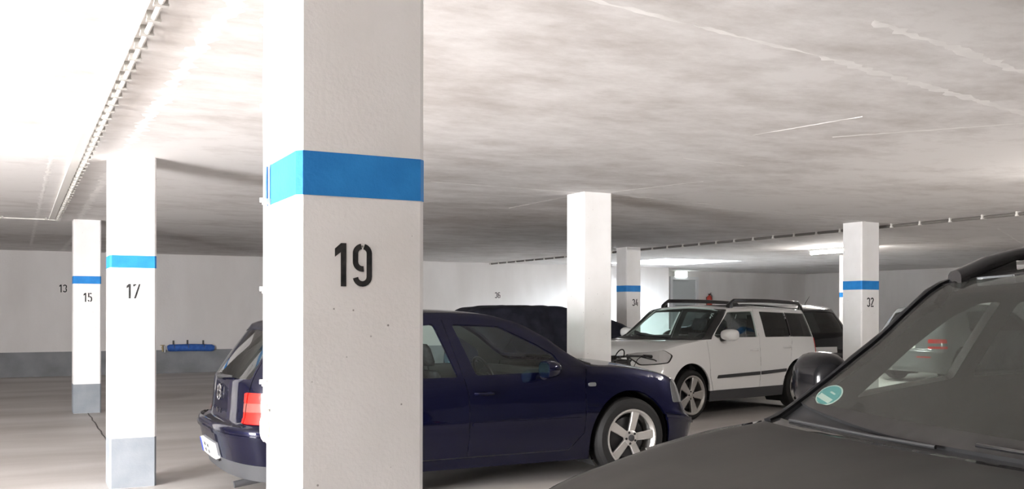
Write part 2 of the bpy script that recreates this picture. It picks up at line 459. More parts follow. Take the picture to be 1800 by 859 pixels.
number('13', Matrix.Translation((0.80, YF - .001, 1.72)) @ MW, .16, wall_back)
number('36', Matrix.Translation((10.78, YF - .001, 1.67)) @ MW, .15, wall_back)

# ------------------------------------------------------------------ conduits
def conduit(name, label, axis, fixed, a, b, z, r, mat, clipmat, step, cliph=.035, clipw=.05, n=1, rail=None):
    o = thing(name, label, 'cable conduit', (fixed, a, z) if axis == 'y' else (a, fixed, z))
    L = b - a; mb = MB()
    for k in range(n):
        off = (k - (n - 1) / 2) * r * 2.6
        mb.tube([(off, 0, 0), (off, L, 0)] if axis == 'y' else [(0, off, 0), (L, off, 0)], r)
    mb.build('pipe', mat, o)
    c = MB().box((0, 0, (H - z) / 2 - r * .3), (clipw, .022, H - z + r * 1.2) if axis == 'y' else (.022, clipw, H - z + r * 1.2)).box((0, 0, -r * .8), (clipw * 1.1, .03, r * .9) if axis == 'y' else (.03, clipw * 1.1, r * .9)).mesh('clip', clipmat)
    s = step / 2
    while s < L:
        q = link(c, 'clip', o); q.location = (0, s, 0) if axis == 'y' else (s, 0, 0); s += step
    if rail:
        MB().box2((rail[0], 0, H - z - .022), (rail[1], L, H - z)).build('cable_duct', 'conduit_white', o)
    return o
conduit('ceiling_conduit', 'white cable conduit with close clips running along the ceiling beside pillar 17', 'y', .485, 2.6, 13.85, 2.532, .011, 'conduit_white', 'conduit_clip', .22, rail=(-.10, -.035))
conduit('ceiling_conduit', 'thin cable conduit crossing the ceiling in front of pillar 15', 'x', 13.82, -5.9, .48, 2.54, .009, 'conduit_white', 'conduit_clip', .5)
conduit('ceiling_conduit', 'grey clipped cable conduit on the ceiling above pillar 32', 'y', 10.62, 3.0, 21.7, 2.53, .020, 'conduit_grey', 'clip_white', .46, clipw=.07)
# conduit on the near pillar
pc = thing('wall_conduit', 'thin white conduit clipped to the lit side of the near pillar', 'cable conduit', (.615, 2.64, 1.09))
MB().tube([(-.008, .0, 0.01), (-.009, -.004, .35), (-.007, .004, .6), (-.010, 0, .9), (-.008, -.006, 1.2), (-.008, 0, H - 1.09)], .0055).tube([(-.004, -.03, .02), (-.004, -.03, H - 1.09)], .003).build('pipe', 'conduit_white', pc)
cl = MB().box((-.007, -.012, 0), (.014, .05, .012)).tube([(-.012, .01, 0), (-.012, .01, .012)], .009).mesh('clip', 'conduit_white')
for z in (1.175, 1.43, 1.673, 1.93, 2.164, 2.40):
    q = link(cl, 'clip', pc); q.location.z = z - 1.09
sw = thing('junction_box', 'round cream junction box at the lower end of the pillar conduit', 'junction box', (.615, 2.595, 1.06))
MB().lathe([(.044, 0), (.044, .010), (.041, .014), (0, .014)], 28, rotm('Y', -90)).build('box_body', 'box_cream', sw)
MB().lathe([(.034, .014), (.036, .016), (.036, .022), (.03, .026), (0, .026)], 28, rotm('Y', -90)).build('cover', 'box_cream', sw)
MB().tube([(-.007, .02, .035), (-.008, .03, .06)], .008).build('cable_gland', 'conduit_clip', sw)
MB().lathe([(.005, .026), (.005, .029), (0, .029)], 10, rotm('Y', -90)).build('screw', 'conduit_clip', sw)

# ------------------------------------------------------------------ lamps, door, wall things
def strip_light(label, x, y):
    lamp = thing('strip_light', label, 'ceiling lamp', (x, y, H))
    MB().box2((-.05, 0, -.035), (.05, 1.3, 0)).build('housing', 'lamp_housing', lamp, bev=.006)
    MB().tube([(0, .03, -.065), (0, 1.27, -.065)], .036, 14).build('diffuser', 'lamp_emit', lamp)
    for yy in (.02, 1.28): MB().box((0, yy, -.06), (.085, .04, .08)).build('end_cap', 'lamp_housing', lamp, bev=.006)
strip_light('lit fluorescent strip light on the ceiling behind pillar 32', 13.75, 12.6)
strip_light('added strip light out of view over the aisle, brightening the white car and pillar 32', 8.4, 3.8)  # added lamp outside the view, lifts the white car and pillar 32

DX0, DX1, DZ = 17.62, 18.50, 2.30
door = struct(MB().box2((DX0, YF2 - .03, 0), (DX1, YF2, DZ)).build('door_1', 'door_paint', bev=.004))
fr = MB().box2((DX0 - .09, YF2 - .06, 0), (DX0, YF2, DZ + .09)).box2((DX1, YF2 - .06, 0), (DX1 + .09, YF2, DZ + .09)).box2((DX0, YF2 - .06, DZ), (DX1, YF2, DZ + .09))
fr.build('door_frame', 'frame_paint', door)
MB().tube([(DX1 - .1, YF2 - .03, 1.05), (DX1 - .1, YF2 - .09, 1.05), (DX1 - .24, YF2 - .09, 1.05)], .012).build('door_handle', 'black_plastic', door)
ex = thing('emergency_light', 'glowing emergency light box above the grey door', 'emergency light', (17.92, YF2 - .065, 2.37))
MB().box2((-.24, 0, 0), (.24, .06, .17)).build('housing', 'lamp_housing', ex, bev=.005)
MB().box2((-.22, -.02, .01), (.22, 0, .16)).build('diffuser', 'exit_emit', ex, bev=.005)

fe = thing('fire_extinguisher', 'red fire extinguisher hanging on the back wall above the white car roof', 'fire extinguisher', (18.97, YF2 - .11, 1.38))
MB().lathe([(.0, 0), (.07, 0), (.08, .02), (.08, .36), (.065, .42), (.03, .45), (.025, .47), (0, .47)], 24).build('cylinder', 'extinguisher_red', fe)
MB().box2((-.03, -.02, .46), (.03, .02, .50)).tube([(0, 0, .48), (.0, -.08, .53)], .008).tube([(0, 0, .47), (0, -.09, .48)], .007).build('valve', 'black_plastic', fe)
MB().tube([(0.02, 0, .48), (.09, 0, .45), (.105, 0, .3), (.09, 0, .1)], .011).build('hose', 'black_plastic', fe)
MB().box2((-.04, .075, .1), (.04, .11, .4)).build('bracket', 'black_plastic', fe)

bp_ = thing('foam_bumper', 'blue foam bumper rail strapped to the back wall at the grey base', 'bumper', (2.9, YF - .09, .54))
MB().tube([(0, 0, 0), (.04, 0, .005), (.5, 0, .008), (.92, 0, -.006), (.97, 0, -.012)], [.055, .075, .078, .074, .05], 16).build('foam_roll', 'foam_blue', bp_)
for x in (.13, .42, .75):
    MB().box2((x - .018, .068, -.02), (x + .018, .085, .17 - .03 * abs(x - .42))).tube([(x, 0, 0.0)] + [(x + .0, .081 * math.cos(R(a)), .081 * math.sin(R(a))) for a in range(0, 181, 30)], .006, 6).build('strap', 'strap_dark', bp_)
tp = thing('wall_tap', 'small brass tap on the back wall beside the blue foam bumper', 'tap', (2.80, YF - .01, .55))
MB().tube([(0, 0, 0), (0, -.07, 0), (0, -.09, -.03), (0, -.09, -.08)], .016).build('spout', 'brass', tp)
MB().tube([(0, -.05, 0), (0, -.05, .05)], .012).box((0, -.05, .055), (.09, .02, .015)).build('tap_handle', 'brass', tp)
MB().tube([(.05, 0, -.06), (.05, -.03, -.06)], .02).tube([(.05, -.03, .02), (.05, -.03, -.1)], .018).build('pipe_stub', 'plate_white', tp)

# ------------------------------------------------------------------ car bodies
def pchip_slopes(x, y):
    """monotone slopes along the last axis"""
    h = np.diff(x); d = np.diff(y, axis=-1) / h
    m = np.zeros_like(y)
    a, b = d[..., :-1], d[..., 1:]; h0, h1 = h[:-1], h[1:]
    w1, w2 = 2 * h1 + h0, h1 + 2 * h0
    with np.errstate(divide='ignore', invalid='ignore'):
        hm = (w1 + w2) / (w1 / a + w2 / b)
    m[..., 1:-1] = np.where(a * b > 0, hm, 0)
    m[..., 0] = d[..., 0]; m[..., -1] = d[..., -1]
    return m
def herm(x, y, m, q):
    i = np.clip(np.searchsorted(x, q, side='right') - 1, 0, len(x) - 2)
    h = x[i + 1] - x[i]; s = (q - x[i]) / h
    if y.ndim == 1: y0, y1, m0, m1 = y[i], y[i + 1], m[i], m[i + 1]
    else:
        k = np.arange(len(q)); y0, y1, m0, m1 = y[k, i], y[k, i + 1], m[k, i], m[k, i + 1]
    s2, s3 = s * s, s * s * s
    return (2 * s3 - 3 * s2 + 1) * y0 + (s3 - 2 * s2 + s) * h * m0 + (-2 * s3 + 3 * s2) * y1 + (s3 - s2) * h * m1
def curve(keys):
    k = np.array(sorted(keys), float); x, y = k[:, 0], k[:, 1]; m = pchip_slopes(x, y)
    return lambda q: herm(x, y, m, np.clip(np.asarray(q, float), x[0], x[-1]))

def round_poly(pts, r=0.03, n=4):
    out = []; N = len(pts)
    for i in range(N):
        p0, p, p1 = Vector(pts[i - 1]), Vector(pts[i]), Vector(pts[(i + 1) % N])
        a, b = p0 - p, p1 - p; rr = min(r, a.length * .45, b.length * .45)
        A, B = p + a.normalized() * rr, p + b.normalized() * rr
        for k in range(n + 1):
            s = k / n; out.append(tuple(A * (1 - s) ** 2 + p * 2 * s * (1 - s) + B * s * s))
    return out
def densify(pts, step=.03, closed=True):
    out = []; N = len(pts)
    for i in range(N if closed else N - 1):
        a, b = Vector(pts[i]), Vector(pts[(i + 1) % N]); k = max(1, int((b - a).length / step))
        out += [tuple(a + (b - a) * j / k) for j in range(k)]
    if not closed: out.append(tuple(pts[-1]))
    return out

VK = np.array([0, .16, .30, .44, .62, 1.05, 1.38, 1.72])   # rows: bottom, low, bumper top, mid, shoulder, cant rail, crown, centre
CAP = 1.25
class Hull:
    def __init__(s, sp):
        s.sp = sp; s.L = sp['L']; s.X1, s.X2 = sp['X1'], sp['X2']
        for k in ('zb', 'zs', 'zr', 'zc', 'wb', 'wm', 'ws', 'wr'): setattr(s, k, curve(sp[k]))
        s.fr = sp.get('fr', (0, .35, .55, .72, 1))
        s.UM = CAP + (s.X2 - s.X1); s.UMAX = s.UM + CAP
        # lookup table
        uu = np.linspace(0, s.UMAX, 420); vv = np.linspace(0, VK[-1], 190)
        s.TU, s.TV = np.meshgrid(uu, vv, indexing='ij'); s.TU = s.TU.ravel(); s.TV = s.TV.ravel()
        s.TP = s.S(s.TU, s.TV)
    def rows(s, U):
        sp = s.sp; n = len(U); X = np.zeros((n, 8)); Y = np.zeros((n, 8)); Z = np.zeros((n, 8))
        for j in range(8):
            xr, Rr = sp['xr'][j], sp['Rr'][j]; xf, Rf = sp['xf'][j], sp['Rf'][j]
            ne = sp.get('ne', 2.8)
            x = np.where(U <= CAP, 0, np.where(U >= s.UM, 0, s.X1 + (U - CAP)))
            fac = np.ones(n)
            tr = np.clip(U / CAP, 0, 1); tf = np.clip((s.UMAX - U) / CAP, 0, 1)
            for t_, xe, Rj, xend, sg, m in ((tr, xr, Rr, s.X1, 1, U <= CAP), (tf, xf, Rf, s.X2, -1, U >= s.UM)):
                th = np.clip(t_ / .7, 0, 1) * np.pi / 2
                sn, cs = np.sin(th) ** (2 / ne), np.clip(np.cos(th), 0, 1) ** (2 / ne)
                xc = xe + sg * Rj * (1 - cs)
                xs = xe + sg * Rj + (xend - xe - sg * Rj) * np.clip((t_ - .7) / .3, 0, 1)
                xx = np.where(t_ < .7, xc, xs)
                x = np.where(m, xx, x); fac = np.where(m, np.where(t_ < .7, sn, 1), fac)
            X[:, j] = x
            xe_ = np.clip(x, xr + Rr, xf - Rf)     # widths are read where the corner starts
            zb, zs, zr, zc = s.zb(x), s.zs(x), s.zr(x), s.zc(x)
            if j <= 4:
                Z[:, j] = zb + s.fr[j] * (zs - zb)
                wm, wb, ws = s.wm(xe_), s.wb(xe_), s.ws(xe_)
                Y[:, j] = (wb, wb + .8 * (wm - wb), wm, wm - .12 * (wm - ws), ws)[j] * fac
            elif j == 5: Z[:, j] = zr; Y[:, j] = s.wr(xe_) * fac
            elif j == 6: Z[:, j] = zc - (zc - zr) * .30; Y[:, j] = s.wr(xe_) * .55 * fac
            else: Z[:, j] = zc
        return X, Y, Z
    def S(s, U, V):
        U = np.asarray(U, float); V = np.asarray(V, float)
        out = []
        for A, end in zip(s.rows(U), ('x', 'y', 'z')):
            m = pchip_slopes(VK, A)
            if end == 'z': m[:, -1] = 0
            val = herm(VK, A, m, V); sg = (V > VK[4]) & (V < VK[5])
            if sg.any():      # flatter glass between shoulder and cant rail
                m2 = m.copy(); sec = (A[:, 5] - A[:, 4]) / (VK[5] - VK[4])
                m2[:, 4] = .25 * m[:, 4] + .75 * sec; m2[:, 5] = .25 * m[:, 5] + .75 * sec
                val = np.where(sg, herm(VK, A, m2, V), val)
            out.append(val)
        return np.stack(out, 1)
    def inv(s, pts, view):
        """2D outline points -> (U,V)"""
        res = []
        if view == 'uv': return [tuple(p) for p in pts]
        if view == 'top':    # (x, fraction from centre 0 to cant rail 1)
            return [(CAP + p[0] - s.X1, VK[7] - p[1] * (VK[7] - VK[5])) for p in pts]
        ax = {'side': (0, 2), 'rear': (1, 2), 'front': (1, 2)}[view]
        if view == 'side': m = (s.TV < VK[5] + .12) & (s.TU > CAP * .45) & (s.TU < s.UMAX - CAP * .45)
        elif view == 'rear': m = (s.TU < CAP * .69) & (s.TV < VK[5] + .05)
        else: m = (s.TU > s.UMAX - CAP * .69) & (s.TV < VK[4] + .1)
        T = s.TP[m][:, ax]; TU, TV = s.TU[m], s.TV[m]
        Q_ = np.array(pts, float)
        i = np.array([np.argmin(((T - q) ** 2).sum(1)) for q in Q_]); u, v = TU[i].copy(), TV[i].copy(); n = len(u); e = 1e-4
        for _ in range(6):
            A = s.S(np.concatenate([u, u + e, u]), np.concatenate([v, v, v + e]))[:, ax]
            A0, A1, A2 = A[:n], A[n:2 * n], A[2 * n:]; j1, j2 = (A1 - A0) / e, (A2 - A0) / e; r_ = Q_ - A0
            det = j1[:, 0] * j2[:, 1] - j1[:, 1] * j2[:, 0]; det = np.where(np.abs(det) < 1e-6, 1e9, det)
            du = (r_[:, 0] * j2[:, 1] - r_[:, 1] * j2[:, 0]) / det; dv = (j1[:, 0] * r_[:, 1] - j1[:, 1] * r_[:, 0]) / det
            u = np.clip(u + np.clip(du, -.05, .05), 0, s.UMAX); v = np.clip(v + np.clip(dv, -.05, .05), 0, VK[-1])
        res = [(float(a), float(b)) for a, b in zip(u, v)]
        return res

def circle(cx, cz, r, n=40): return [(cx + r * math.cos(2 * math.pi * i / n), cz + r * math.sin(2 * math.pi * i / n)) for i in range(n)]
def arch(cx, cz, r, zlow=-0.2):
    """wheel opening: round above, straight down below the hub"""
    return [(cx + r, zlow)] + [(cx + r * math.cos(R(a)), cz + r * math.sin(R(a))) for a in range(0, 181, 6)] + [(cx - r, zlow)]

def poly_mesh(name, verts, faces, mats, matidx, lnor, parent):
    me = bpy.data.meshes.new(name); me.from_pydata([tuple(v) for v in verts], [], faces)
    for m in mats: me.materials.append(MATS[m])
    me.polygons.foreach_set('material_index', matidx)
    me.shade_smooth()
    if lnor is not None:
        me.normals_split_custom_set([tuple(n) for n in lnor])
    o = bpy.data.objects.new(name, me); COL.objects.link(o); o.parent = parent
    return o

def build_hull(sp, root, regions, lines=(), paint='navy_paint', liner='liner', step=.055, thick=.025):
    hu = Hull(sp)
    ox = -sp['L'] / 2                      # car origin at mid length
    V2 = []; faces = []; names = []
    def addpoly(uv):
        ar = sum(uv[i - 1][0] * uv[i][1] - uv[i][0] * uv[i - 1][1] for i in range(len(uv)))
        if ar < 0: uv = uv[::-1]
        o = len(V2); V2.extend(uv); faces.append(list(range(o, o + len(uv))))
    e = 1e-6
    addpoly([(0, 0), (hu.UMAX, 0), (hu.UMAX, VK[-1]), (0, VK[-1])]); names.append('body')
    spec = {'body': dict(name='body', mat=paint, kind='paint', center=True)}
    order = ['body']
    def clampuv(uv): return [(min(max(u, 0.0), hu.UMAX), min(max(v, 0.0), float(VK[-1]))) for u, v in uv]
    for r_ in regions:
        pts = r_['pts']
        if r_.get('round'): pts = round_poly(pts, r_['round'])
        uv = clampuv(hu.inv(densify(pts, r_.get('step', .03)), r_['view']))
        clean = [uv[0]]
        for q in uv[1:]:
            if abs(q[0] - clean[-1][0]) + abs(q[1] - clean[-1][1]) > 5e-4: clean.append(q)
        if abs(clean[0][0] - clean[-1][0]) + abs(clean[0][1] - clean[-1][1]) < 5e-4: clean.pop()
        addpoly(clean); names.append(r_['name'])
        if r_['name'] not in spec: spec[r_['name']] = r_; order.append(r_['name'])
    spec['seam'] = dict(name='seam', mat='black_plastic', kind='trim', off=-.006, center=True); order.append('seam')
    for ln in lines:
        uv = clampuv(hu.inv(densify(ln['pts'], .04, False), ln['view']))
        w = ln.get('w', .006) / 2
        P = [Vector(p) for p in uv]; A = []; B = []
        for i, p in enumerate(P):
            t_ = (P[min(i + 1, len(P) - 1)] - P[max(i - 1, 0)])
            if t_.length < 1e-9: continue
            t_.normalize(); nn = Vector((-t_.y, t_.x)) * w
            A.append(p + nn); B.append(p - nn)
        addpoly(clampuv([tuple(p) for p in A + B[::-1]])); names.append('seam')
    # grid points
    cpts = np.array(V2); keep = []
    us = np.unique(np.concatenate([np.linspace(0, CAP, 22), np.arange(CAP, hu.UM, step), np.linspace(hu.UM, hu.UMAX, 22)]))
    vs = np.unique(np.concatenate([np.linspace(VK[i], VK[i + 1], k + 1) for i, k in enumerate((3, 3, 3, 3, 7, 6, 6))]))
    for u in us:
        near = cpts[np.abs(cpts[:, 0] - u) < .02]
        for v in vs:
            if len(near) and np.min((near[:, 0] - u) ** 2 + (near[:, 1] - v) ** 2) < .012 ** 2: continue
            keep.append((u, v))
    nb = len(V2); V2 = V2 + keep
    edges = [(f[i], f[(i + 1) % len(f)]) for f in faces[1:] for i in range(len(f))]
    ov, oe, of, _, _, _ = delaunay_2d_cdt([Vector(p) for p in V2], edges, faces[:1], 1, 1e-5)
    UV = np.array([tuple(p) for p in ov]); P = hu.S(UV[:, 0], UV[:, 1]); P[:, 1] = np.maximum(P[:, 1], 0)
    P[:, 0] += ox
    pri = {n: i for i, n in enumerate(order)}
    T = np.array([list(f) for f in of])
    C2 = UV[T].mean(1); best = np.zeros(len(T), int); labels = ['body'] * len(T)
    for nm_, f in zip(names[1:], faces[1:]):
        q = cpts[f]; x0, y0 = q.min(0); x1, y1 = q.max(0)
        cand = np.where((C2[:, 0] >= x0) & (C2[:, 0] <= x1) & (C2[:, 1] >= y0) & (C2[:, 1] <= y1))[0]
        if not len(cand): continue
        c = C2[cand]; ins = np.zeros(len(cand), bool); qa, qb = q, np.roll(q, -1, 0)
        for (ax_, ay_), (bx_, by_) in zip(qa, qb):
            if ay_ == by_: continue
            cond = (ay_ > c[:, 1]) != (by_ > c[:, 1])
            ins ^= cond & (c[:, 0] < (bx_ - ax_) * (c[:, 1] - ay_) / (by_ - ay_) + ax_)
        for k in cand[ins]:
            if pri[nm_] >= best[k]: best[k] = pri[nm_]; labels[k] = nm_
    fa = labels
    # vertex normals of the whole skin (welded where the pole rows coincide)
    key = {}; wid = np.zeros(len(P), int)
    for i, p in enumerate(np.round(P, 5)):
        wid[i] = key.setdefault(tuple(p), len(key))
    fn = np.cross(P[T[:, 1]] - P[T[:, 0]], P[T[:, 2]] - P[T[:, 0]])
    NW = np.zeros((len(key), 3))
    for c in range(3): np.add.at(NW, wid[T[:, c]], fn)
    N = NW[wid]
    ctr = np.abs(P[:, 1]) < 1e-5; N[ctr, 1] = 0
    N /= np.maximum(np.linalg.norm(N, axis=1, keepdims=True), 1e-12)
    mid = np.array([P[:, 0].mean(), 0, .5])
    flip = -1 if ((P - mid) * N).sum() < 0 else 1
    N *= flip
    if flip < 0: T = T[:, ::-1]
    # drop faces of zero area
    area_ = np.linalg.norm(fn, axis=1)
    objs = {}
    for nm in order:
        r_ = spec[nm]; kind = r_.get('kind', 'paint')
        idx = [k for k in range(len(T)) if fa[k] == nm and area_[k] > 1e-10]
        if kind == 'hole' or not idx: continue
        tri = T[idx]; off = r_.get('off', 0.0)
        ed = {}
        for a, b, c in tri:
            for q in ((a, b), (b, c), (c, a)):
                k2 = tuple(sorted((wid[q[0]], wid[q[1]]))); ed.setdefault(k2, []).append(q)
        bound = [q[0] for k2, q in ed.items() if len(q) == 1 and k2[0] != k2[1]]
        used = np.unique(tri); rem = -np.ones(len(P), int); rem[used] = np.arange(len(used)); nu = len(used)
        def half(sg):
            f = np.array([1, sg, 1.0])
            v0 = (P[used] + N[used] * off) * f; n0 = N[used] * f
            verts = [v0]; fs = []; mi = []; ln_ = []
            for a, b, c in tri:
                q = (rem[a], rem[b], rem[c]) if sg > 0 else (rem[c], rem[b], rem[a])
                fs.append(q); mi.append(0); ln_ += [n0[i] for i in q]
            if kind in ('paint', 'trim'):
                dn = -thick if kind == 'paint' else -.002
                v1 = (P[used] + N[used] * dn) * f; verts.append(v1)
                if kind == 'paint':
                    for a, b, c in tri:
                        q = (nu + rem[c], nu + rem[b], nu + rem[a]) if sg > 0 else (nu + rem[a], nu + rem[b], nu + rem[c])
                        fs.append(q); mi.append(1); ln_ += [-n0[i - nu] for i in q]
                # rim walls get their own vertices so they stay crisp
                base_ = 2 * nu; ring = []
                for a, b in bound:
                    if ctr[a] and ctr[b] and r_.get('center'): continue
                    q = [v0[rem[a]], v1[rem[a]], v1[rem[b]], v0[rem[b]]]
                    if sg < 0: q = q[::-1]
                    o = base_ + len(ring); ring += q; fs.append((o, o + 1, o + 2, o + 3)); mi.append(0 if kind == 'trim' else 0); ln_ += [(0, 0, 0)] * 4
                if ring: verts.append(np.array(ring))
            return np.concatenate(verts), fs, mi, ln_
        par = objs.get(r_.get('parent'), None)
        mats = [r_['mat'], liner]
        if r_.get('center'):
            va, fa_, ma, la = half(1); vb, fb, mb_, lb = half(-1); o = len(va)
            ob = poly_mesh(r_.get('part', nm), np.concatenate([va, vb]), fa_ + [tuple(o + i for i in f) for f in fb], mats, ma + mb_, la + lb, par[0] if par else root)
            objs[nm] = [ob]
        else:
            objs[nm] = []
            for si, sg in enumerate((1, -1)):
                va, fs, mi, ln_ = half(sg)
                ob = poly_mesh(r_.get('part', nm), va, fs, mats, mi, ln_, (par[si % len(par)] if par else root))
                objs[nm].append(ob)
        if r_.get('label'):
            for ob in objs[nm]: ob['label'] = r_['label']
    # floor pan
    uu = np.linspace(0, hu.UMAX, 60); B = hu.S(uu, np.full(60, .03)); B[:, 0] += ox
    mb = MB(); vsl = []
    for p in B: vsl += [(p[0], p[1] * .97, p[2] + .015), (p[0], -p[1] * .97, p[2] + .015)]
    mb.add(vsl, [(2 * i, 2 * i + 1, 2 * i + 3, 2 * i + 2) for i in range(59)])
    mb.build('floor_pan', 'black_plastic', root, fix=False)
    hu.ox = ox
    return hu, objs

def wheel_mesh(style, r, rr, w):
    """meshes of a wheel with its outer face towards +y (lathe axis y)"""
    M = Matrix.Rotation(R(-90), 4, 'X')
    tyre = MB().lathe([(rr - .005, -w / 2 + .01), (rr + .02, -w / 2), (r - .03, -w / 2), (r - .008, -w / 2 + .02), (r, -w / 2 + .05), (r, w / 2 - .05), (r - .008, w / 2 - .02),
                       (r - .035, w / 2 + .004), (rr + .035, w / 2 + .008), (rr + .012, w / 2), (rr - .004, w / 2 - .012)], 48, M, True).mesh('tyre', 'tyre', 30)
    rim = MB().lathe([(rr + .010, w / 2 - .004), (rr + .010, w / 2 + .006), (rr - .004, w / 2 + .006), (rr - .012, w / 2 - .004), (rr - .022, w / 2 - .02), (rr - .03, -w / 2 + .02), (rr - .01, -w / 2 + .02)], 48, M, True)
    n = 5; yo = w / 2 - .008
    def spoke(poly0, poly1, ztop0, ztop1, a, th=.03):
        # poly0 inner half width at radius, poly1 outer
        (r0, h0), (r1, h1) = poly0, poly1; ca, sa = math.cos(a), math.sin(a)
        def q(rad, t_, y): return (rad * ca - t_ * sa, y, rad * sa + t_ * ca)
        vs = []
        for rad, hw, yy in ((r0, h0, ztop0), ((r0 + r1) / 2, (h0 + h1) / 2 * .97, (ztop0 + ztop1) / 2 + .004), (r1, h1, ztop1)):
            vs += [q(rad, -hw, yy - .006), q(rad, -hw * .8, yy), q(rad, hw * .8, yy), q(rad, hw, yy - .006), q(rad, hw * .85, yy - th), q(rad, -hw * .85, yy - th)]
        fs = []
        for i in range(2):
            for k in range(6): fs.append((6 * i + k, 6 * i + (k + 1) % 6, 6 * i + 6 + (k + 1) % 6, 6 * i + 6 + k))
        fs += [tuple(range(5, -1, -1)), tuple(range(12, 18))]
        rim.add(vs, fs)
    for k in range(n):
        a = R(90 + 72 * k + style[1])
        if style[0] == 'straight': spoke((.04, .030), (rr - .008, .040), yo - .012, yo + .004, a)
        else: spoke((.045, .030), (rr - .008, .062), yo - .008, yo, a, .04)
    rim.lathe([(0, yo - .03), (.062, yo - .03), (.066, yo - .012), (.05, yo - .004), (0, yo - .002)], 28, M)
    rim = rim.mesh('rim', 'alloy', 25)
    disc = MB().lathe([(0, -.03), (rr * .98, -.03), (rr * .98, -.02), (0, -.02)], 32, M).mesh('brake_backing', 'rubber')
    brk = MB().lathe([(.05, .0), (rr * .72, .0), (rr * .72, .012), (.05, .012)], 32, M).mesh('brake_disc', 'alloy_dark')
    cap = MB().lathe([(.028, yo - .006), (.028, yo + .004), (.022, yo + .008), (0, yo + .008)], 20, M).mesh('hub_cap', 'alloy_dark' if style[0] == 'straight' else 'alloy')
    bolt = MB().lathe([(.010, yo - .014), (.010, yo - .001), (0, yo - .001)], 8, M).mesh('wheel_bolt', 'rubber')
    return tyre, rim, disc, brk, cap, bolt
def wheels(root, style, spots, r, rr, w):
    ms = wheel_mesh(style, r, rr, w)
    for x, y in spots:
        t_ = link(ms[0], 'wheel', root); t_.location = (x, y, r)
        if y < 0: t_.rotation_euler = (0, 0, math.pi)
        for m, nm in zip(ms[1:5], ('rim', 'brake_backing', 'brake_disc', 'hub_cap')): link(m, nm, t_)
        for k in range(5):
            a = R(90 + 36 + 72 * k + style[1]); q = link(ms[5], 'wheel_bolt', t_); q.location = (.047 * math.cos(a), 0, .047 * math.sin(a))
def wells(root, hu, xs, zc, r, wmax):
    for x in xs:
        for sg in (1, -1):
            ys = [wmax - .03, wmax - .30]; vs = []; fs = []; n = 25
            for y in ys:
                for k in range(n + 1):
                    a = R(-35 + 250 * k / n); vs.append((x + r * math.cos(a), sg * y, max(.12, zc + r * math.sin(a))))
            for k in range(n): fs.append((k, k + 1, n + 2 + k, n + 1 + k))
            fs.append(tuple(range(n + 1, 2 * n + 2)))
            MB().add(vs, fs).build('wheel_well', 'rubber', root, fix=False)

def ring_pts(c, hx, hz, ax='x', n=20, p=3.0):
    """superellipse ring in the plane across ax"""
    out = []
    for k in range(n):
        a = 2 * math.pi * k / n; ca, sa = math.cos(a), math.sin(a)
        u = hx * math.copysign(abs(ca) ** (2 / p), ca); v = hz * math.copysign(abs(sa) ** (2 / p), sa)
        out.append((c[0], c[1] + u, c[2] + v) if ax == 'x' else (c[0] + u, c[1], c[2] + v) if ax == 'y' else (c[0] + u, c[1] + v, c[2]))
    return out
def seat(root, x, y, z, w=.46, h=.58, mat='seat_fabric', lean=20, head=True, name='front_seat'):
    m = MB()
    m.loft([ring_pts((x - .25 + .5 * k / 6, y, z), w / 2 * (.9 if k in (0, 6) else 1), .075 * (.7 if k in (0, 6) else 1), 'x') for k in range(7)])
    s = m.build(name, mat, root, angle=60)
    b = MB(); t_ = math.tan(R(lean))
    b.loft([ring_pts((x - .22 - t_ * h * k / 7, y, z + .04 + h * k / 7), (.075 if 0 < k < 7 else .05) - .02 * k / 7, w / 2 * (1 - .22 * (k / 7) ** 2), 'z') for k in range(8)])
    # ring_pts in z plane: first extent along x
    bb = b.build('backrest', mat, s, angle=60)
    if head:
        xx, zz = x - .22 - t_ * (h + .12), z + .04 + h + .12
        hd = MB().loft([ring_pts((xx - t_ * .18 * (k / 5 - .5), y, zz - .08 + .17 * k / 5), .045 * (.7 if k in (0, 5) else 1), .125 * (.8 if k in (0, 5) else 1), 'z') for k in range(6)])
        for q in (-.05, .05): hd.tube([(xx + .03, y + q, zz - .16), (xx + .01, y + q, zz - .05)], .006, 6)
        hd.build('headrest', mat, s, angle=60)
    return s
def interior(root, xa, zb, w, xd, zd, rear_x, steer=1, seat_z=.46, h=.5, lean=20, mat='seat_fabric', y_s=.34):
    """xa front seat x, zb belt, xd dashboard x (rear edge), zd dash top"""
    d = MB(); prof = [(xd, zd - .38), (xd - .05, zd - .2), (xd, zd - .05), (xd + .08, zd), (xd + .5, zd - .03), (xd + .5, zd - .38)]
    d.prism(prof, 2 * w, Matrix.Translation((0, w, 0)) @ Matrix.Rotation(R(90), 4, 'X'))
    ds = d.build('dashboard', 'dash_plastic', root, bev=.03, seg=3)
    c = Vector((xd - .12, steer * y_s, zd - .08)); tl = R(25)
    MB().tube([(c.x + .17 * math.cos(a) * -math.sin(tl), c.y + .17 * math.sin(a), c.z + .17 * math.cos(a) * math.cos(tl)) for a in np.linspace(0, 2 * math.pi, 29)[:-1]], .014, 8, True).tube([(c.x, c.y - .16, c.z), (c.x + .03, c.y, c.z - .02), (c.x, c.y + .16, c.z)], .018, 8).tube([(c.x + .01, c.y, c.z), (xd + .05, c.y, zd - .2)], .03).build('steering_wheel', 'black_plastic', root)
    for y in (-y_s, y_s): seat(root, xa, y, seat_z, .44, h, mat, lean)
    seat(root, rear_x, 0, seat_z, 1.15, h * .92, mat, lean, False, 'rear_bench')
    for y in (-.36, .36):
        MB().loft([ring_pts((rear_x - .22 - .36 * (h + .08) - .01 * k, y, seat_z + h * .92 + .02 + .13 * k / 4), .04, .11 * (.8 if k in (0, 4) else 1), 'z') for k in range(5)]).build('rear_headrest', mat, root, angle=60)
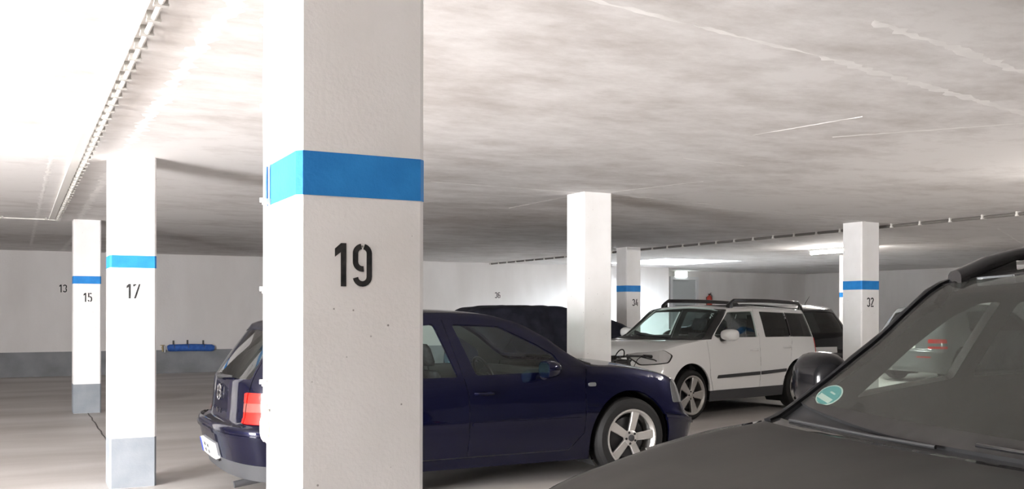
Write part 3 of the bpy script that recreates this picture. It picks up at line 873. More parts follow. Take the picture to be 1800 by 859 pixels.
def mirror(root, x, y, z, sg, size=(.10, .085, .075), paint='navy_paint', wbase=.12, back=True, armmat='black_plastic'):
    """door mirror: housing bulging forward, glass facing the rear"""
    hx, hy, hz = size; m = MB(); rings = []
    for k, (f, s_) in enumerate(((0, .93), (.15, 1.0), (.45, .97), (.75, .8), (.93, .55), (1.0, .25))):
        rings.append(ring_pts((x + hx * f, y + sg * (.0 - .25 * hy * f), z + .04 * f * hz), hy * s_, hz * s_, 'x', 24, 2.8))
    m.loft(rings); hs = m.build('door_mirror', paint, root, angle=50)
    MB().loft([ring_pts((x - .002, y, z), hy * .86, hz * .84, 'x', 24, 2.8), ring_pts((x + .002, y, z), hy * .86, hz * .84, 'x', 24, 2.8)]).build('mirror_glass', 'mirror_glass', hs)
    MB().tube([(x + hx * .35, y - sg * hy * .6, z - hz * .6), (x + hx * .5, y - sg * (hy + wbase), z - hz * .9)], [.028, .035], 10).build('mirror_foot', armmat, hs)
    return hs
def rail(root, xs, hu, frac, h, mat='black_plastic', r=.018, ramp=.13):
    """roof rail following the cant rail of a hull"""
    x0, x1 = xs; path = []
    for x, k in [(x0, 0), (x0 + .3 * ramp, .45), (x0 + .75 * ramp, .9)] + [(x0 + ramp + (x1 - x0 - 2 * ramp) * i / 6, 1) for i in range(7)] + [(x1 - .75 * ramp, .9), (x1 - .35 * ramp, .5), (x1, 0)]:
        path.append((x, k))
    for sg in (1, -1):
        pts = []
        for x, k in path:
            y = float(hu.wr(x)) * frac; z = float(hu.zr(x)) + .3 * float(hu.zc(x) - hu.zr(x))
            pts.append((x + hu.ox, sg * y, z + .004 + h * k))
        rs = [r * (.8 + .6 * (1 - k)) if k < 1 else r for x, k in path]
        rl = MB(); rings = []
        for (px, py, pz), rr_ in zip(pts, rs): rings.append(ring_pts((px, py, pz), rr_ * .75, rr_, 'x', 12, 2.6))
        rl.loft(rings); o = rl.build('roof_rail', mat, root, angle=60)
        # solid feet under both ends
        for i0, i1 in ((0, 3), (-4, -1)):
            q = pts[i0:i1] if i0 == 0 else pts[-3:]
            MB().loft([ring_pts((px, py, (pz + zz) / 2 - .012), .011, max(.012, (pz - zz) / 2 + .012), 'x', 8, 2.6) for (px, py, pz), zz in [(p, float(hu.zr(p[0] - hu.ox))) for p in q]]).build('rail_foot', mat, o)

def handle(root, x, y, z, sg, mat, L=.16):
    o = MB().tube([(x - L / 2, y - sg * .006, z), (x - L / 2 + .02, y + sg * .022, z), (x, y + sg * .028, z), (x + L / 2 - .02, y + sg * .022, z), (x + L / 2, y - sg * .006, z)], [.012, .013, .014, .013, .012], 8).build('door_handle', mat, root)
    return o
def halfw(hu, x, z):
    u, v = hu.inv([(x, z)], 'side')[0]; return float(hu.S([u], [v])[0, 1])

def emblem(root, c, r, M):
    """chrome ring with a V over a W"""
    m = MB().tube([M @ Vector((r * math.cos(a), r * math.sin(a), .004)) for a in np.linspace(0, 2 * math.pi, 25)[:-1]], r * .09, 6, True)
    V_ = [(-.42, .80), (0, .12), (.42, .80)]; W_ = [(-.83, .30), (-.36, -.80), (0, -.05), (.36, -.80), (.83, .30)]
    for path in (V_, W_):
        for a, b in zip(path, path[1:]):
            A, B = Vector(a) * r * .93, Vector(b) * r * .93; t_ = (B - A).normalized(); nn = Vector((-t_.y, t_.x)) * r * .09
            m.prism([tuple(A + nn), tuple(B + nn), tuple(B - nn), tuple(A - nn)], .006, M)
    o = m.build('emblem', 'chrome', root); return o

# ------------------------------------------------------------------ dark blue hatchback
V4, V5, V7 = float(VK[4]), float(VK[5]), float(VK[7])
GOLF = dict(L=4.1, X1=.78, X2=3.5, ne=3.0,
    zb=[(0, .24), (.4, .19), (3.6, .18), (4.1, .22)],
    zs=[(0, .86), (.5, .865), (1.2, .868), (2.4, .885), (2.85, .92), (3.2, .905), (3.45, .872), (3.63, .835), (3.8, .78), (3.95, .70), (4.1, .64)],
    zr=[(.3, 1.20), (.45, 1.262), (.7, 1.30), (1.1, 1.335), (1.6, 1.352), (2.0, 1.342), (2.26, 1.298), (2.52, 1.185), (2.78, 1.01), (2.90, .95), (3.0, .932), (3.2, .917), (3.45, .886), (3.63, .85), (3.8, .80), (3.95, .72), (4.1, .66)],
    zc=[(.3, 1.23), (.45, 1.285), (.7, 1.335), (1.1, 1.368), (1.6, 1.384), (1.95, 1.376), (2.15, 1.345), (2.45, 1.225), (2.75, 1.075), (2.98, .975), (3.05, .955), (3.3, .945), (3.6, .90), (3.8, .845), (3.95, .76), (4.1, .69)],
    wb=[(0, .70), (.6, .77), (3.5, .77), (4.1, .70)], wm=[(0, .80), (.7, .828), (2, .835), (3.4, .825), (4.1, .78)],
    ws=[(0, .73), (.7, .775), (2, .79), (3.0, .775), (3.4, .755), (4.1, .70)],
    wr=[(.3, .50), (.5, .545), (1.0, .575), (2.0, .585), (2.3, .60), (2.6, .65), (2.9, .715), (3.2, .715), (3.6, .69), (4.0, .62)],
    xr=[.13, .08, .06, .135, .16, .43, .50, .57], Rr=[.42, .46, .46, .42, .40, .26, .2, .18],
    xf=[4.04, 4.09, 4.1, 4.05, 3.97, 3.92, 3.86, 3.80], Rf=[.42, .46, .46, .46, .43, .39, .33, .27],
    fr=(0, .34, .50, .585, 1))
g = thing('hatchback_car', 'dark blue five-door hatchback parked behind pillar 19', 'car', (1.21 + 2.05, 7.35, 0), 0)
hq = Hull(GOLF)
def uvq(hu, view, pts): return hu.inv(pts, view)
def wrap(hu, ya, xb, z0, z1, view='rear', dz=0.0):
    a0, a1 = hu.inv([(ya, z0), (ya, z1)], view); b0, b1 = hu.inv([(xb, z0 + dz), (xb, z1 + dz)], 'side')
    return [a0, b0, b1, a1]
def sub(q, f0, f1):
    """horizontal slice of a uv quad"""
    a0, b0, b1, a1 = q; L = lambda p, r_, f: (p[0] + (r_[0] - p[0]) * f, p[1] + (r_[1] - p[1]) * f)
    return [L(a0, a1, f0), L(b0, b1, f0), L(b0, b1, f1), L(a0, a1, f1)]
lampq = wrap(hq, .575, .36, .585, .80)
hlq = wrap(hq, .36, 3.72, .60, .74, 'front')
regs = [
    dict(name='tailgate', view='rear', pts=[(0, .57), (.58, .57), (.60, .85), (.505, 1.225), (.3, 1.245), (0, 1.255)], mat='navy_paint', center=True),
    dict(name='bonnet', view='uv', pts=[(hq.UM - .62, V4 + .09), (hq.UMAX - .30, V4 + .05), (hq.UMAX, V4 + .04), (hq.UMAX, V7), (hq.UM - .50, V7)], mat='navy_paint', center=True),
    dict(name='front_door', view='side', pts=[(1.82, .74), (1.815, .27), (2.70, .27), (2.83, .40), (2.845, .75), (2.86, .90), (2.52, 1.155), (2.2, 1.285), (1.68, 1.305), (1.74, 1.05)], mat='navy_paint', round=.03),
    dict(name='rear_door', view='side', pts=[(1.81, .74), (1.805, .27), (1.22, .27), (1.0, .62), (.98, .9), (1.02, 1.26), (1.67, 1.303), (1.73, 1.05)], mat='navy_paint', round=.03),
    dict(name='door_window', view='side', pts=[(1.75, 1.268), (2.15, 1.25), (2.44, 1.115), (2.60, 1.025), (2.635, .96), (2.645, .893), (1.89, .88)], mat='glass_green', kind='glass', off=-.006, parent='front_door', round=.025),
    dict(name='rear_door_window', view='side', pts=[(1.60, 1.272), (1.74, .872), (1.0, .872), (.99, .95), (1.08, 1.245)], mat='glass_green', kind='glass', off=-.006, parent='rear_door', round=.025),
    dict(name='rear_screen', view='rear', pts=[(0, .882), (.57, .888), (.585, .91), (.49, 1.205), (.3, 1.222), (0, 1.23)], mat='glass_green', kind='glass', center=True, off=-.004, parent='tailgate'),
    dict(name='windscreen', view='top', pts=[(2.97, 0), (2.95, .5), (2.84, .94), (2.30, .94), (2.13, .6), (2.10, 0)], mat='glass_green', kind='glass', center=True, off=-.004),
    dict(name='scuttle', view='top', pts=[(3.06, 0), (3.04, .5), (2.95, 1.0), (2.84, .96), (2.95, .5), (2.97, 0)], mat='black_plastic', kind='trim', center=True, off=.004),
    dict(name='rear_bumper', view='uv', pts=[(0, .05), (CAP * .80, .06), (CAP * .80, .325), (CAP * .5, .335), (0, .335)], mat='navy_paint', kind='trim', off=.022, center=True),
    dict(name='bumper_strip', view='uv', pts=[(0, .235), (CAP * .80, .235), (CAP * .80, .265), (0, .265)], mat='navy_paint', kind='trim', off=.034, center=True, parent='rear_bumper'),
    dict(name='rear_valance', view='uv', pts=[(0, 0), (CAP * .8, 0), (CAP * .8, .075), (0, .075)], mat='grey_plastic', kind='trim', off=.012, center=True),
    dict(name='front_bumper', view='uv', pts=[(hq.UMAX - CAP * .78, .02), (hq.UMAX, .02), (hq.UMAX, .31), (hq.UMAX - CAP * .78, .30)], mat='navy_paint', kind='trim', off=.018, center=True),
    dict(name='front_bumper_strip', view='uv', pts=[(hq.UMAX - CAP * .76, .23), (hq.UMAX, .23), (hq.UMAX, .262), (hq.UMAX - CAP * .76, .262)], mat='navy_paint', kind='trim', off=.032, center=True, parent='front_bumper'),
    dict(name='tail_lamp', view='uv', pts=lampq, mat='lens_red', kind='trim', off=.006, round=.02),
    dict(name='lamp_lens_top', view='uv', pts=sub(lampq, .76, .98), mat='lens_red', kind='trim', off=.010, parent='tail_lamp'),
    dict(name='lamp_lens_smoked', view='uv', pts=sub(lampq, .50, .73), mat='lens_smoke', kind='trim', off=.010, parent='tail_lamp'),
    dict(name='lamp_lens_bottom', view='uv', pts=sub(lampq, .03, .30), mat='lens_red', kind='trim', off=.010, parent='tail_lamp'),
    dict(name='headlamp', view='uv', pts=hlq, mat='lens_clear', kind='trim', off=.004, round=.02),
    dict(name='number_plate', view='rear', pts=[(0, .31), (.25, .31), (.25, .42), (0, .42)], mat='plate_white', kind='trim', off=.042, center=True),
    dict(name='plate_recess', view='rear', pts=[(0, .295), (.27, .295), (.27, .31), (0, .31)], mat='black_plastic', kind='trim', off=.03, center=True),
    dict(name='side_indicator', view='side', pts=[(2.875, .765), (2.945, .765), (2.945, .795), (2.875, .795)], mat='lens_clear', kind='trim', off=.009, round=.014, step=.012),
    dict(name='door_moulding', view='side', pts=[(1.84, .50), (2.80, .495), (2.80, .525), (1.84, .53)], mat='navy_paint', kind='trim', off=.010, parent='front_door', round=.008),
    dict(name='rear_door_moulding', part='door_moulding', view='side', pts=[(1.80, .50), (1.16, .50), (1.14, .53), (1.80, .53)], mat='navy_paint', kind='trim', off=.010, parent='rear_door', round=.008),
    dict(name='front_arch', view='side', pts=arch(3.28, .335, .385), mat='navy_paint', kind='hole'),
    dict(name='rear_arch', view='side', pts=arch(.80, .335, .375), mat='navy_paint', kind='hole'),
]
lns = [dict(view='side', pts=[(1.675, 1.305), (1.735, 1.05), (1.817, .74), (1.812, .265)]), dict(view='side', pts=[(2.865, .91), (2.848, .75), (2.833, .40), (2.70, .265), (1.23, .265)]),
       dict(view='rear', pts=[(.60, .565), (.615, .85), (.515, 1.24)], w=.008), dict(view='uv', pts=[(hq.UM - .62, V4 + .085), (hq.UMAX - .30, V4 + .045), (hq.UMAX, V4 + .035)])]
hu, ob = build_hull(GOLF, g, regs, lns, 'navy_paint', 'liner_grey')
ox = hu.ox
wheels(g, ('straight', 12), [(3.28 + ox, .735), (3.28 + ox, -.735), (.80 + ox, .735), (.80 + ox, -.735)], .33, .228, .19)
wells(g, hu, (3.28 + ox, .80 + ox), .335, .392, .80)
interior(g, 2.05 + ox, .87, .70, 2.62 + ox, .88, 1.15 + ox, 1, .40, .46, 18)
for sg in (1, -1): mirror(g, 2.40 + ox, sg * .925, .92, sg, (.15, .095, .068), 'navy_paint', .06)
for sg, k in ((1, 0), (-1, 1)):
    handle(ob['front_door'][k], 1.95 + ox, sg * halfw(hu, 1.95, .745), .745, sg, 'navy_paint')
    handle(ob['rear_door'][k], 1.15 + ox, sg * halfw(hu, 1.15, .745), .745, sg, 'navy_paint')
# rear details: emblem, badge, wiper, plate lettering, tow pipe
def on_rear(hu, y, z, off=.0):
    u, v = hu.inv([(abs(y), z)], 'rear')[0]; p = hu.S([u], [v])[0]; p1 = hu.S([u], [v + .02])[0] - p
    return Vector((p[0] + hu.ox - off, y, p[2])), Vector((p1[0], 0, p1[2])).normalized()
def frame_rear(hu, y, z, off):
    p, up = on_rear(hu, y, z); xr_ = Vector((0, -1, 0)); nn = xr_.cross(up)   # right-hand axis seen from behind is -y
    M = Matrix((xr_, up, nn)).transposed().to_4x4(); M.translation = p + nn * off; return M
emblem(ob['tailgate'][0], None, .058, frame_rear(hu, 0, .765, .006))
mb = MB(); M = frame_rear(hu, .0, .63, .004)
for i, (w_, h_) in enumerate(((.04, .03), (.03, .022), (.008, .032), (.025, .034))):
    x = -.09 + i * .045; mb.prism([(x, -.015), (x + w_, -.015), (x + w_, -.015 + h_), (x, -.015 + h_)], .003, M)
mb.build('badge', 'chrome', ob['tailgate'][0])
w0, u0 = on_rear(hu, 0, .885, .03); w1, u1 = on_rear(hu, -.36, .90, .025)
wp = MB().tube([w0, (w0 + w1) / 2 + Vector((-.012, 0, .0)), w1], [.02, .011, .008], 8).tube([w1 + Vector((0, .05, -.004)), w0 + Vector((0, -.08, .012))], .009, 6).lathe([(.026, 0), (.022, .03), (0, .034)], 14, Matrix.Translation(w0 + Vector((.02, 0, 0))) @ Matrix.Rotation(R(-90), 4, 'Y')).build('rear_wiper', 'black_plastic', ob['tailgate'][0])
M = frame_rear(hu, 0, .365, .0435)
MB().prism([(-.25, -.055), (-.212, -.055), (-.212, .055), (-.25, .055)], .001, M).build('plate_band', 'plate_blue', ob['number_plate'][0])
mb = MB()
for x in (-.10, .02):
    for a, b in ((.008, .036), (-.036, -.008)):
        mb.prism([(x, a), (x + .016, a), (x + .016, b), (x, b)], .001, M); mb.prism([(x + .04, a), (x + .056, a), (x + .056, b), (x + .04, b)], .001, M)
mb.build('plate_lettering', 'digit_black', ob['number_plate'][0])
MB().tube([(.35 + ox, -.60, .20), (.13 + ox, -.60, .17)], .025, 14).build('exhaust_pipe', 'grey_plastic', g)

# ------------------------------------------------------------------ white compact off-roader
YETI = dict(L=3.82, X1=.55, X2=3.28, ne=3.4,
    zb=[(0, .26), (.4, .215), (3.3, .215), (3.82, .25)],
    zs=[(0, .97), (.5, .995), (1.6, 1.005), (2.45, 1.015), (2.74, .995), (3.1, .955), (3.4, .905), (3.62, .85), (3.75, .80), (3.82, .76)],
    zr=[(.08, 1.33), (.2, 1.365), (.5, 1.39), (1.4, 1.405), (2.05, 1.402), (2.18, 1.38), (2.45, 1.20), (2.70, 1.025), (2.80, 1.0), (3.1, .968), (3.4, .918), (3.62, .862), (3.75, .812), (3.82, .775)],
    zc=[(.08, 1.36), (.2, 1.395), (.5, 1.425), (1.4, 1.452), (2.0, 1.446), (2.15, 1.42), (2.4, 1.29), (2.7, 1.09), (2.88, 1.01), (2.96, .995), (3.2, .985), (3.45, .94), (3.65, .885), (3.82, .81)],
    wb=[(0, .70), (.5, .76), (3.3, .76), (3.82, .70)], wm=[(0, .78), (.6, .805), (3.2, .805), (3.82, .76)],
    ws=[(0, .72), (.6, .765), (2, .775), (2.8, .755), (3.2, .735), (3.82, .68)],
    wr=[(.08, .53), (.3, .58), (1, .605), (2.1, .61), (2.4, .64), (2.75, .695), (3.1, .69), (3.5, .66), (3.8, .60)],
    xr=[.06, .0, .0, .05, .075, .14, .2, .26], Rr=[.36, .4, .4, .36, .34, .30, .24, .2],
    xf=[3.76, 3.81, 3.82, 3.79, 3.70, 3.66, 3.60, 3.54], Rf=[.42, .46, .46, .46, .39, .35, .29, .23],
    fr=(0, .30, .50, .66, 1))
th = R(13); e_ = Vector((math.cos(th), math.sin(th))); n_ = Vector((-math.sin(th), math.cos(th)))
cw = Vector((7.485, 9.583)) + n_ * .79 + e_ * (3.06 - 1.91)      # front wheel is at x=3.06 from the rear
y_ = thing('compact_suv_car', 'white compact off-roader with black roof rails parked behind the dark blue hatchback', 'car', (cw.x, cw.y, 0), math.pi + th)
hq = Hull(YETI)
lampq = wrap(hq, .50, .21, .75, .985)
hlq = [hq.inv([(.27, .80)], 'front')[0], hq.inv([(.52, .70)], 'front')[0], hq.inv([(3.46, .73)], 'side')[0], hq.inv([(3.36, .82)], 'side')[0], hq.inv([(3.43, .852)], 'side')[0], hq.inv([(.40, .845)], 'front')[0]]
regs = [
    dict(name='bonnet', view='uv', pts=[(hq.UM - .46, V4 + .07), (hq.UMAX - .30, V4 + .04), (hq.UMAX, V4 + .03), (hq.UMAX, V7), (hq.UM - .36, V7)], mat='white_paint', center=True),
    dict(name='tailgate', view='rear', pts=[(0, .55), (.55, .55), (.57, .95), (.50, 1.34), (.3, 1.355), (0, 1.36)], mat='white_paint', center=True),
    dict(name='front_door', view='side', pts=[(1.61, .99), (1.62, .36), (2.60, .36), (2.68, .55), (2.70, .99), (2.42, 1.20), (2.14, 1.385), (1.55, 1.39)], mat='white_paint', round=.02),
    dict(name='rear_door', view='side', pts=[(1.60, .99), (1.61, .36), (1.12, .36), (.92, .66), (.84, .99), (.80, 1.375), (1.54, 1.388)], mat='white_paint', round=.02),
    dict(name='windscreen_pillar', view='side', pts=[(2.62, 1.005), (2.80, 1.0), (2.45, 1.25), (2.22, 1.40), (2.12, 1.385), (2.36, 1.19)], mat='gloss_black', kind='trim', off=.002),
    dict(name='door_window', view='side', pts=[(1.575, 1.365), (1.64, 1.02), (2.50, 1.025), (2.53, 1.05), (2.34, 1.20), (2.12, 1.355)], mat='glass_green', kind='glass', off=-.006, parent='front_door', round=.02),
    dict(name='rear_door_window', view='side', pts=[(1.42, 1.362), (1.46, 1.015), (.86, 1.01), (.82, 1.345)], mat='glass_dark', kind='glass', off=-.006, parent='rear_door', round=.02),
    dict(name='window_divider', view='side', pts=[(.86, 1.01), (.83, 1.01), (.79, 1.345), (.82, 1.345)], mat='gloss_black', kind='trim', off=.001),
    dict(name='quarter_window', view='side', pts=[(.83, 1.01), (.24, 1.0), (.235, 1.06), (.27, 1.33), (.79, 1.345)], mat='glass_dark', kind='glass', off=-.006, round=.02),
    dict(name='rear_screen', view='rear', pts=[(0, 1.0), (.52, 1.0), (.47, 1.31), (0, 1.33)], mat='glass_dark', kind='glass', center=True, off=-.004, parent='tailgate'),
    dict(name='scuttle', view='top', pts=[(3.0, 0), (2.96, .5), (2.82, 1.03), (2.66, 1.0), (2.84, .5), (2.87, 0)], mat='black_plastic', kind='trim', center=True, off=.004),
    dict(name='windscreen', view='top', pts=[(2.88, 0), (2.85, .5), (2.70, .95), (2.24, .95), (2.16, .6), (2.13, 0)], mat='glass_green', kind='glass', center=True, off=-.004),
    dict(name='sill_trim', view='uv', pts=[(0, 0), (hq.UMAX, 0), (hq.UMAX, .088), (0, .088)], mat='grey_plastic', kind='trim', off=.008, center=True),
    dict(name='radiator_grille', view='front', pts=[(0, .66), (.36, .67), (.40, .76), (0, .77)], mat='black_plastic', kind='trim', off=.01, center=True),
    dict(name='tail_lamp', view='uv', pts=lampq, mat='lens_red', kind='trim', off=.010, round=.03),
    dict(name='headlamp', view='uv', pts=hlq, mat='gloss_black', kind='trim', off=.004, round=.03),
    dict(name='headlamp_lens', view='uv', pts=[tuple(.93 * np.array(p) + .07 * np.mean(hlq, axis=0)) for p in hlq], mat='lens_bright', kind='trim', off=.008, round=.03, parent='headlamp'),
    dict(name='door_moulding', view='side', pts=[(1.635, .515), (2.55, .505), (2.53, .545), (1.635, .56)], mat='grey_plastic', kind='trim', off=.014, parent='front_door', round=.008),
    dict(name='rear_door_moulding', part='door_moulding', view='side', pts=[(1.60, .515), (1.03, .535), (1.02, .575), (1.60, .56)], mat='grey_plastic', kind='trim', off=.014, parent='rear_door', round=.008),
    dict(name='front_arch', view='side', pts=arch(3.06, .33, .385), mat='white_paint', kind='hole'),
    dict(name='rear_arch', view='side', pts=arch(.69, .33, .375), mat='white_paint', kind='hole'),
]
lns = [dict(view='side', pts=[(1.545, 1.39), (1.605, .99), (1.615, .35)]), dict(view='side', pts=[(2.71, .99), (2.69, .55), (2.61, .35)]), dict(view='side', pts=[(.83, .99), (.91, .66), (1.12, .35)])]
hu, ob = build_hull(YETI, y_, regs, lns, 'white_paint', 'liner_grey')
ox = hu.ox
wheels(y_, ('flared', 20), [(3.06 + ox, .715), (3.06 + ox, -.715), (.69 + ox, .715), (.69 + ox, -.715)], .318, .236, .19)
wells(y_, hu, (3.06 + ox, .69 + ox), .33, .392, .775)
interior(y_, 1.85 + ox, 1.0, .66, 2.42 + ox, .99, 1.0 + ox, 1, .54, .47, 15)
for sg in (1, -1): mirror(y_, 2.36 + ox, sg * .90, 1.06, sg, (.15, .11, .075), 'white_paint', .08)
for sg, k in ((1, 0), (-1, 1)):
    handle(ob['front_door'][k], 1.75 + ox, sg * halfw(hu, 1.75, .85), .85, sg, 'white_paint')
    handle(ob['rear_door'][k], .98 + ox, sg * halfw(hu, .98, .87), .87, sg, 'white_paint')
rail(y_, (.22, 2.02), hu, .93, .085, 'gloss_black', .027)
MB().prism([(1.2 + ox, -.40), (1.95 + ox, -.40), (1.95 + ox, .40), (1.2 + ox, .40)], .006, Matrix.Translation((0, 0, 1.442))).build('sunroof_panel', 'gloss_black', y_, bev=.003)
MB().tube([(2.2 + ox, .28, .955), (2.93 + ox, .25, 1.02), (2.86 + ox, -.30, 1.045)], .009, 6).build('wiper', 'black_plastic', y_)

# ------------------------------------------------------------------ dusty dark estate in the foreground
FGC = dict(L=4.2, X1=.75, X2=3.62, ne=3.0,
    zb=[(0, .26), (.5, .2), (3.6, .2), (4.2, .24)],
    zs=[(0, .94), (.5, 1.0), (1.5, 1.03), (2.6, 1.055), (3.0, 1.075), (3.215, 1.068), (3.52, 1.028), (3.65, 1.003), (3.82, .958), (4.0, .885), (4.2, .72)],
    zr=[(.25, 1.38), (.4, 1.43), (1, 1.485), (2.0, 1.50), (2.4, 1.49), (2.62, 1.462), (2.88, 1.275), (3.15, 1.088), (3.22, 1.078), (3.3, 1.071), (3.52, 1.040), (3.65, 1.016), (3.82, .973), (4.0, .90), (4.2, .75)],
    zc=[(.25, 1.42), (.4, 1.47), (1, 1.525), (2.0, 1.54), (2.35, 1.53), (2.52, 1.50), (2.64, 1.445), (2.9, 1.225), (3.08, 1.085), (3.14, 1.068), (3.3, 1.065), (3.6, 1.04), (3.85, .985), (4.05, .90), (4.2, .78)],
    wb=[(0, .80), (.7, .85), (3.6, .85), (4.2, .78)], wm=[(0, .88), (.7, .905), (3.4, .90), (4.2, .85)],
    ws=[(0, .80), (.7, .86), (2, .87), (3.1, .868), (3.5, .85), (4.2, .76)],
    wr=[(.25, .56), (.6, .63), (2.0, .66), (2.5, .665), (2.7, .695), (2.9, .745), (3.1, .81), (3.3, .81), (3.7, .78), (4.1, .70)],
    xr=[.07, .0, .0, .08, .12, .36, .42, .5], Rr=[.42, .46, .46, .42, .40, .26, .2, .2],
    xf=[4.13, 4.19, 4.2, 4.16, 4.08, 4.03, 3.97, 3.91], Rf=[.42, .46, .46, .46, .42, .38, .32, .26],
    fr=(0, .34, .56, .70, 1))
f_ = thing('estate_car', 'dusty dark grey estate in the near right foreground with a green sticker on its windscreen', 'car', (4.92 - 2.1, 1.13, 0), math.pi)
hq = Hull(FGC)
ws_out = [(3.10, 0), (3.10, .5), (3.05, .985), (2.66, .985), (2.53, .6), (2.50, 0)]
ws_in = [(3.04, 0), (3.04, .5), (3.045, .87), (3.03, .93), (2.98, .945), (2.66, .945), (2.585, .88), (2.56, .6), (2.535, 0)]
regs = [
    dict(name='bonnet', view='uv', pts=[(CAP + 3.14 - .75, V4 + .13), (hq.UM, V4 + .12), (hq.UMAX - .30, V4 + .09), (hq.UMAX, V4 + .05), (hq.UMAX, V7), (CAP + 3.18 - .75, V7), (CAP + 3.17 - .75, V5 + .2)], mat='dusty_paint', center=True),
    dict(name='bonnet_edge_glint', view='uv', pts=[(CAP + 3.13 - .75, V4 + .06), (hq.UM - .10, V4 + .05), (hq.UM - .10, V4 + .10), (CAP + 3.13 - .75, V4 + .10)], mat='chrome', kind='trim', off=.005, label='chrome strip standing in for the reflection along the bonnet edge'),  # reflection on the wing edge, put in as a strip of chrome
    dict(name='front_door', view='side', pts=[(1.75, 1.02), (1.76, .30), (2.85, .30), (2.98, .6), (3.0, 1.06), (2.86, 1.24), (2.60, 1.425), (1.72, 1.45)], mat='dark_paint', round=.02),
    dict(name='rear_door', view='side', pts=[(1.74, 1.02), (1.75, .30), (1.3, .30), (1.0, .7), (.93, 1.01), (.98, 1.40), (1.71, 1.448)], mat='dark_paint', round=.02),
    dict(name='quarter_light', view='side', pts=[(2.83, 1.146), (2.45, 1.188), (2.38, 1.418), (2.47, 1.412), (2.555, 1.378), (2.70, 1.262)], mat='glass_clear', kind='glass', off=-.006, parent='front_door', round=.015),
    dict(name='door_window', view='side', pts=[(1.80, 1.42), (1.80, 1.20), (2.37, 1.192), (2.30, 1.418)], mat='glass_dark', kind='glass', off=-.006, parent='front_door', round=.02),
    dict(name='rear_door_window', view='side', pts=[(1.68, 1.415), (1.68, 1.055), (1.0, 1.04), (1.06, 1.38)], mat='glass_green', kind='glass', off=-.006, parent='rear_door', round=.02),
    dict(name='quarter_window', view='side', pts=[(.90, 1.05), (.55, 1.06), (.62, 1.33), (.96, 1.37)], mat='glass_dark', kind='glass', off=-.006, round=.03),
    dict(name='rear_screen', view='rear', pts=[(0, 1.0), (.60, 1.0), (.52, 1.34), (0, 1.38)], mat='glass_dark', kind='glass', center=True, off=-.004),
    dict(name='scuttle', view='top', pts=[(3.15, 0), (3.15, .5), (3.12, 1.0), (3.05, .985), (3.10, .5), (3.10, 0)], mat='black_plastic', kind='trim', center=True, off=-.012),
    dict(name='windscreen_border', view='top', pts=ws_out, mat='frit', kind='glass', center=True, off=-.003, label='black printed border of the windscreen'),
    dict(name='windscreen', view='top', pts=ws_in, mat='glass_dusty', kind='glass', center=True, off=-.003),
    dict(name='windscreen_pillar', view='top', pts=[(3.15, .96), (3.15, 1.13), (2.90, 1.14), (2.62, 1.12), (2.60, .96), (2.9, .96)], mat='pillar_black', kind='trim', off=.006),
    dict(name='tail_lamp', view='uv', pts=wrap(hq, .58, .34, .72, .92), mat='lens_red', kind='trim', off=.008, round=.02),
    dict(name='headlamp', view='uv', pts=wrap(hq, .42, 3.80, .64, .78, 'front'), mat='lens_clear', kind='trim', off=.004, round=.02),
    dict(name='radiator_grille', view='front', pts=[(0, .55), (.36, .56), (.38, .70), (0, .72)], mat='black_plastic', kind='trim', off=.01, center=True),
    dict(name='front_arch', view='side', pts=arch(3.36, .345, .39), mat='navy_paint', kind='hole'),
    dict(name='rear_arch', view='side', pts=arch(.82, .345, .39), mat='navy_paint', kind='hole'),
]
simple('mirror_black', (0.006, 0.006, 0.007), 0.15, spec=0.2)
simple('pillar_black', (0.006, 0.006, 0.007), 0.45, spec=0.15)
noise_mix('frit', (0.014, 0.013, 0.0125), (0.022, 0.021, 0.020), 6, 0.3, spec=0.4)
lns = [dict(view='uv', pts=[(CAP + 3.14 - .75, V4 + .12), (hq.UM, V4 + .11), (hq.UMAX - .30, V4 + .08), (hq.UMAX, V4 + .04)]), dict(view='side', pts=[(1.715, 1.45), (1.745, 1.02), (1.755, .30)])]
hu, ob = build_hull(FGC, f_, regs, lns, 'dark_paint', 'liner', .045)
ox = hu.ox
wheels(f_, ('straight', 0), [(3.36 + ox, .80), (3.36 + ox, -.80), (.82 + ox, .80), (.82 + ox, -.80)], .335, .23, .2)
wells(f_, hu, (3.36 + ox, .82 + ox), .345, .397, .87)
interior(f_, 2.15 + ox, 1.05, .76, 2.62 + ox, 1.04, 1.2 + ox, 1, .52, .58, 20, y_s=.37)
for sg in (1, -1): mirror(f_, 2.765 + ox, sg * .985, 1.168, sg, (.10, .10, .088), 'mirror_black', .06)
for sg, k in ((1, 0), (-1, 1)):
    handle(ob['front_door'][k], 1.9 + ox, sg * halfw(hu, 1.9, .88), .88, sg, 'dark_paint')
    handle(ob['rear_door'][k], 1.1 + ox, sg * halfw(hu, 1.1, .88), .88, sg, 'dark_paint')
rail(f_, (.45, 2.63), hu, .95, .036, 'gloss_black', .021, ramp=.30)
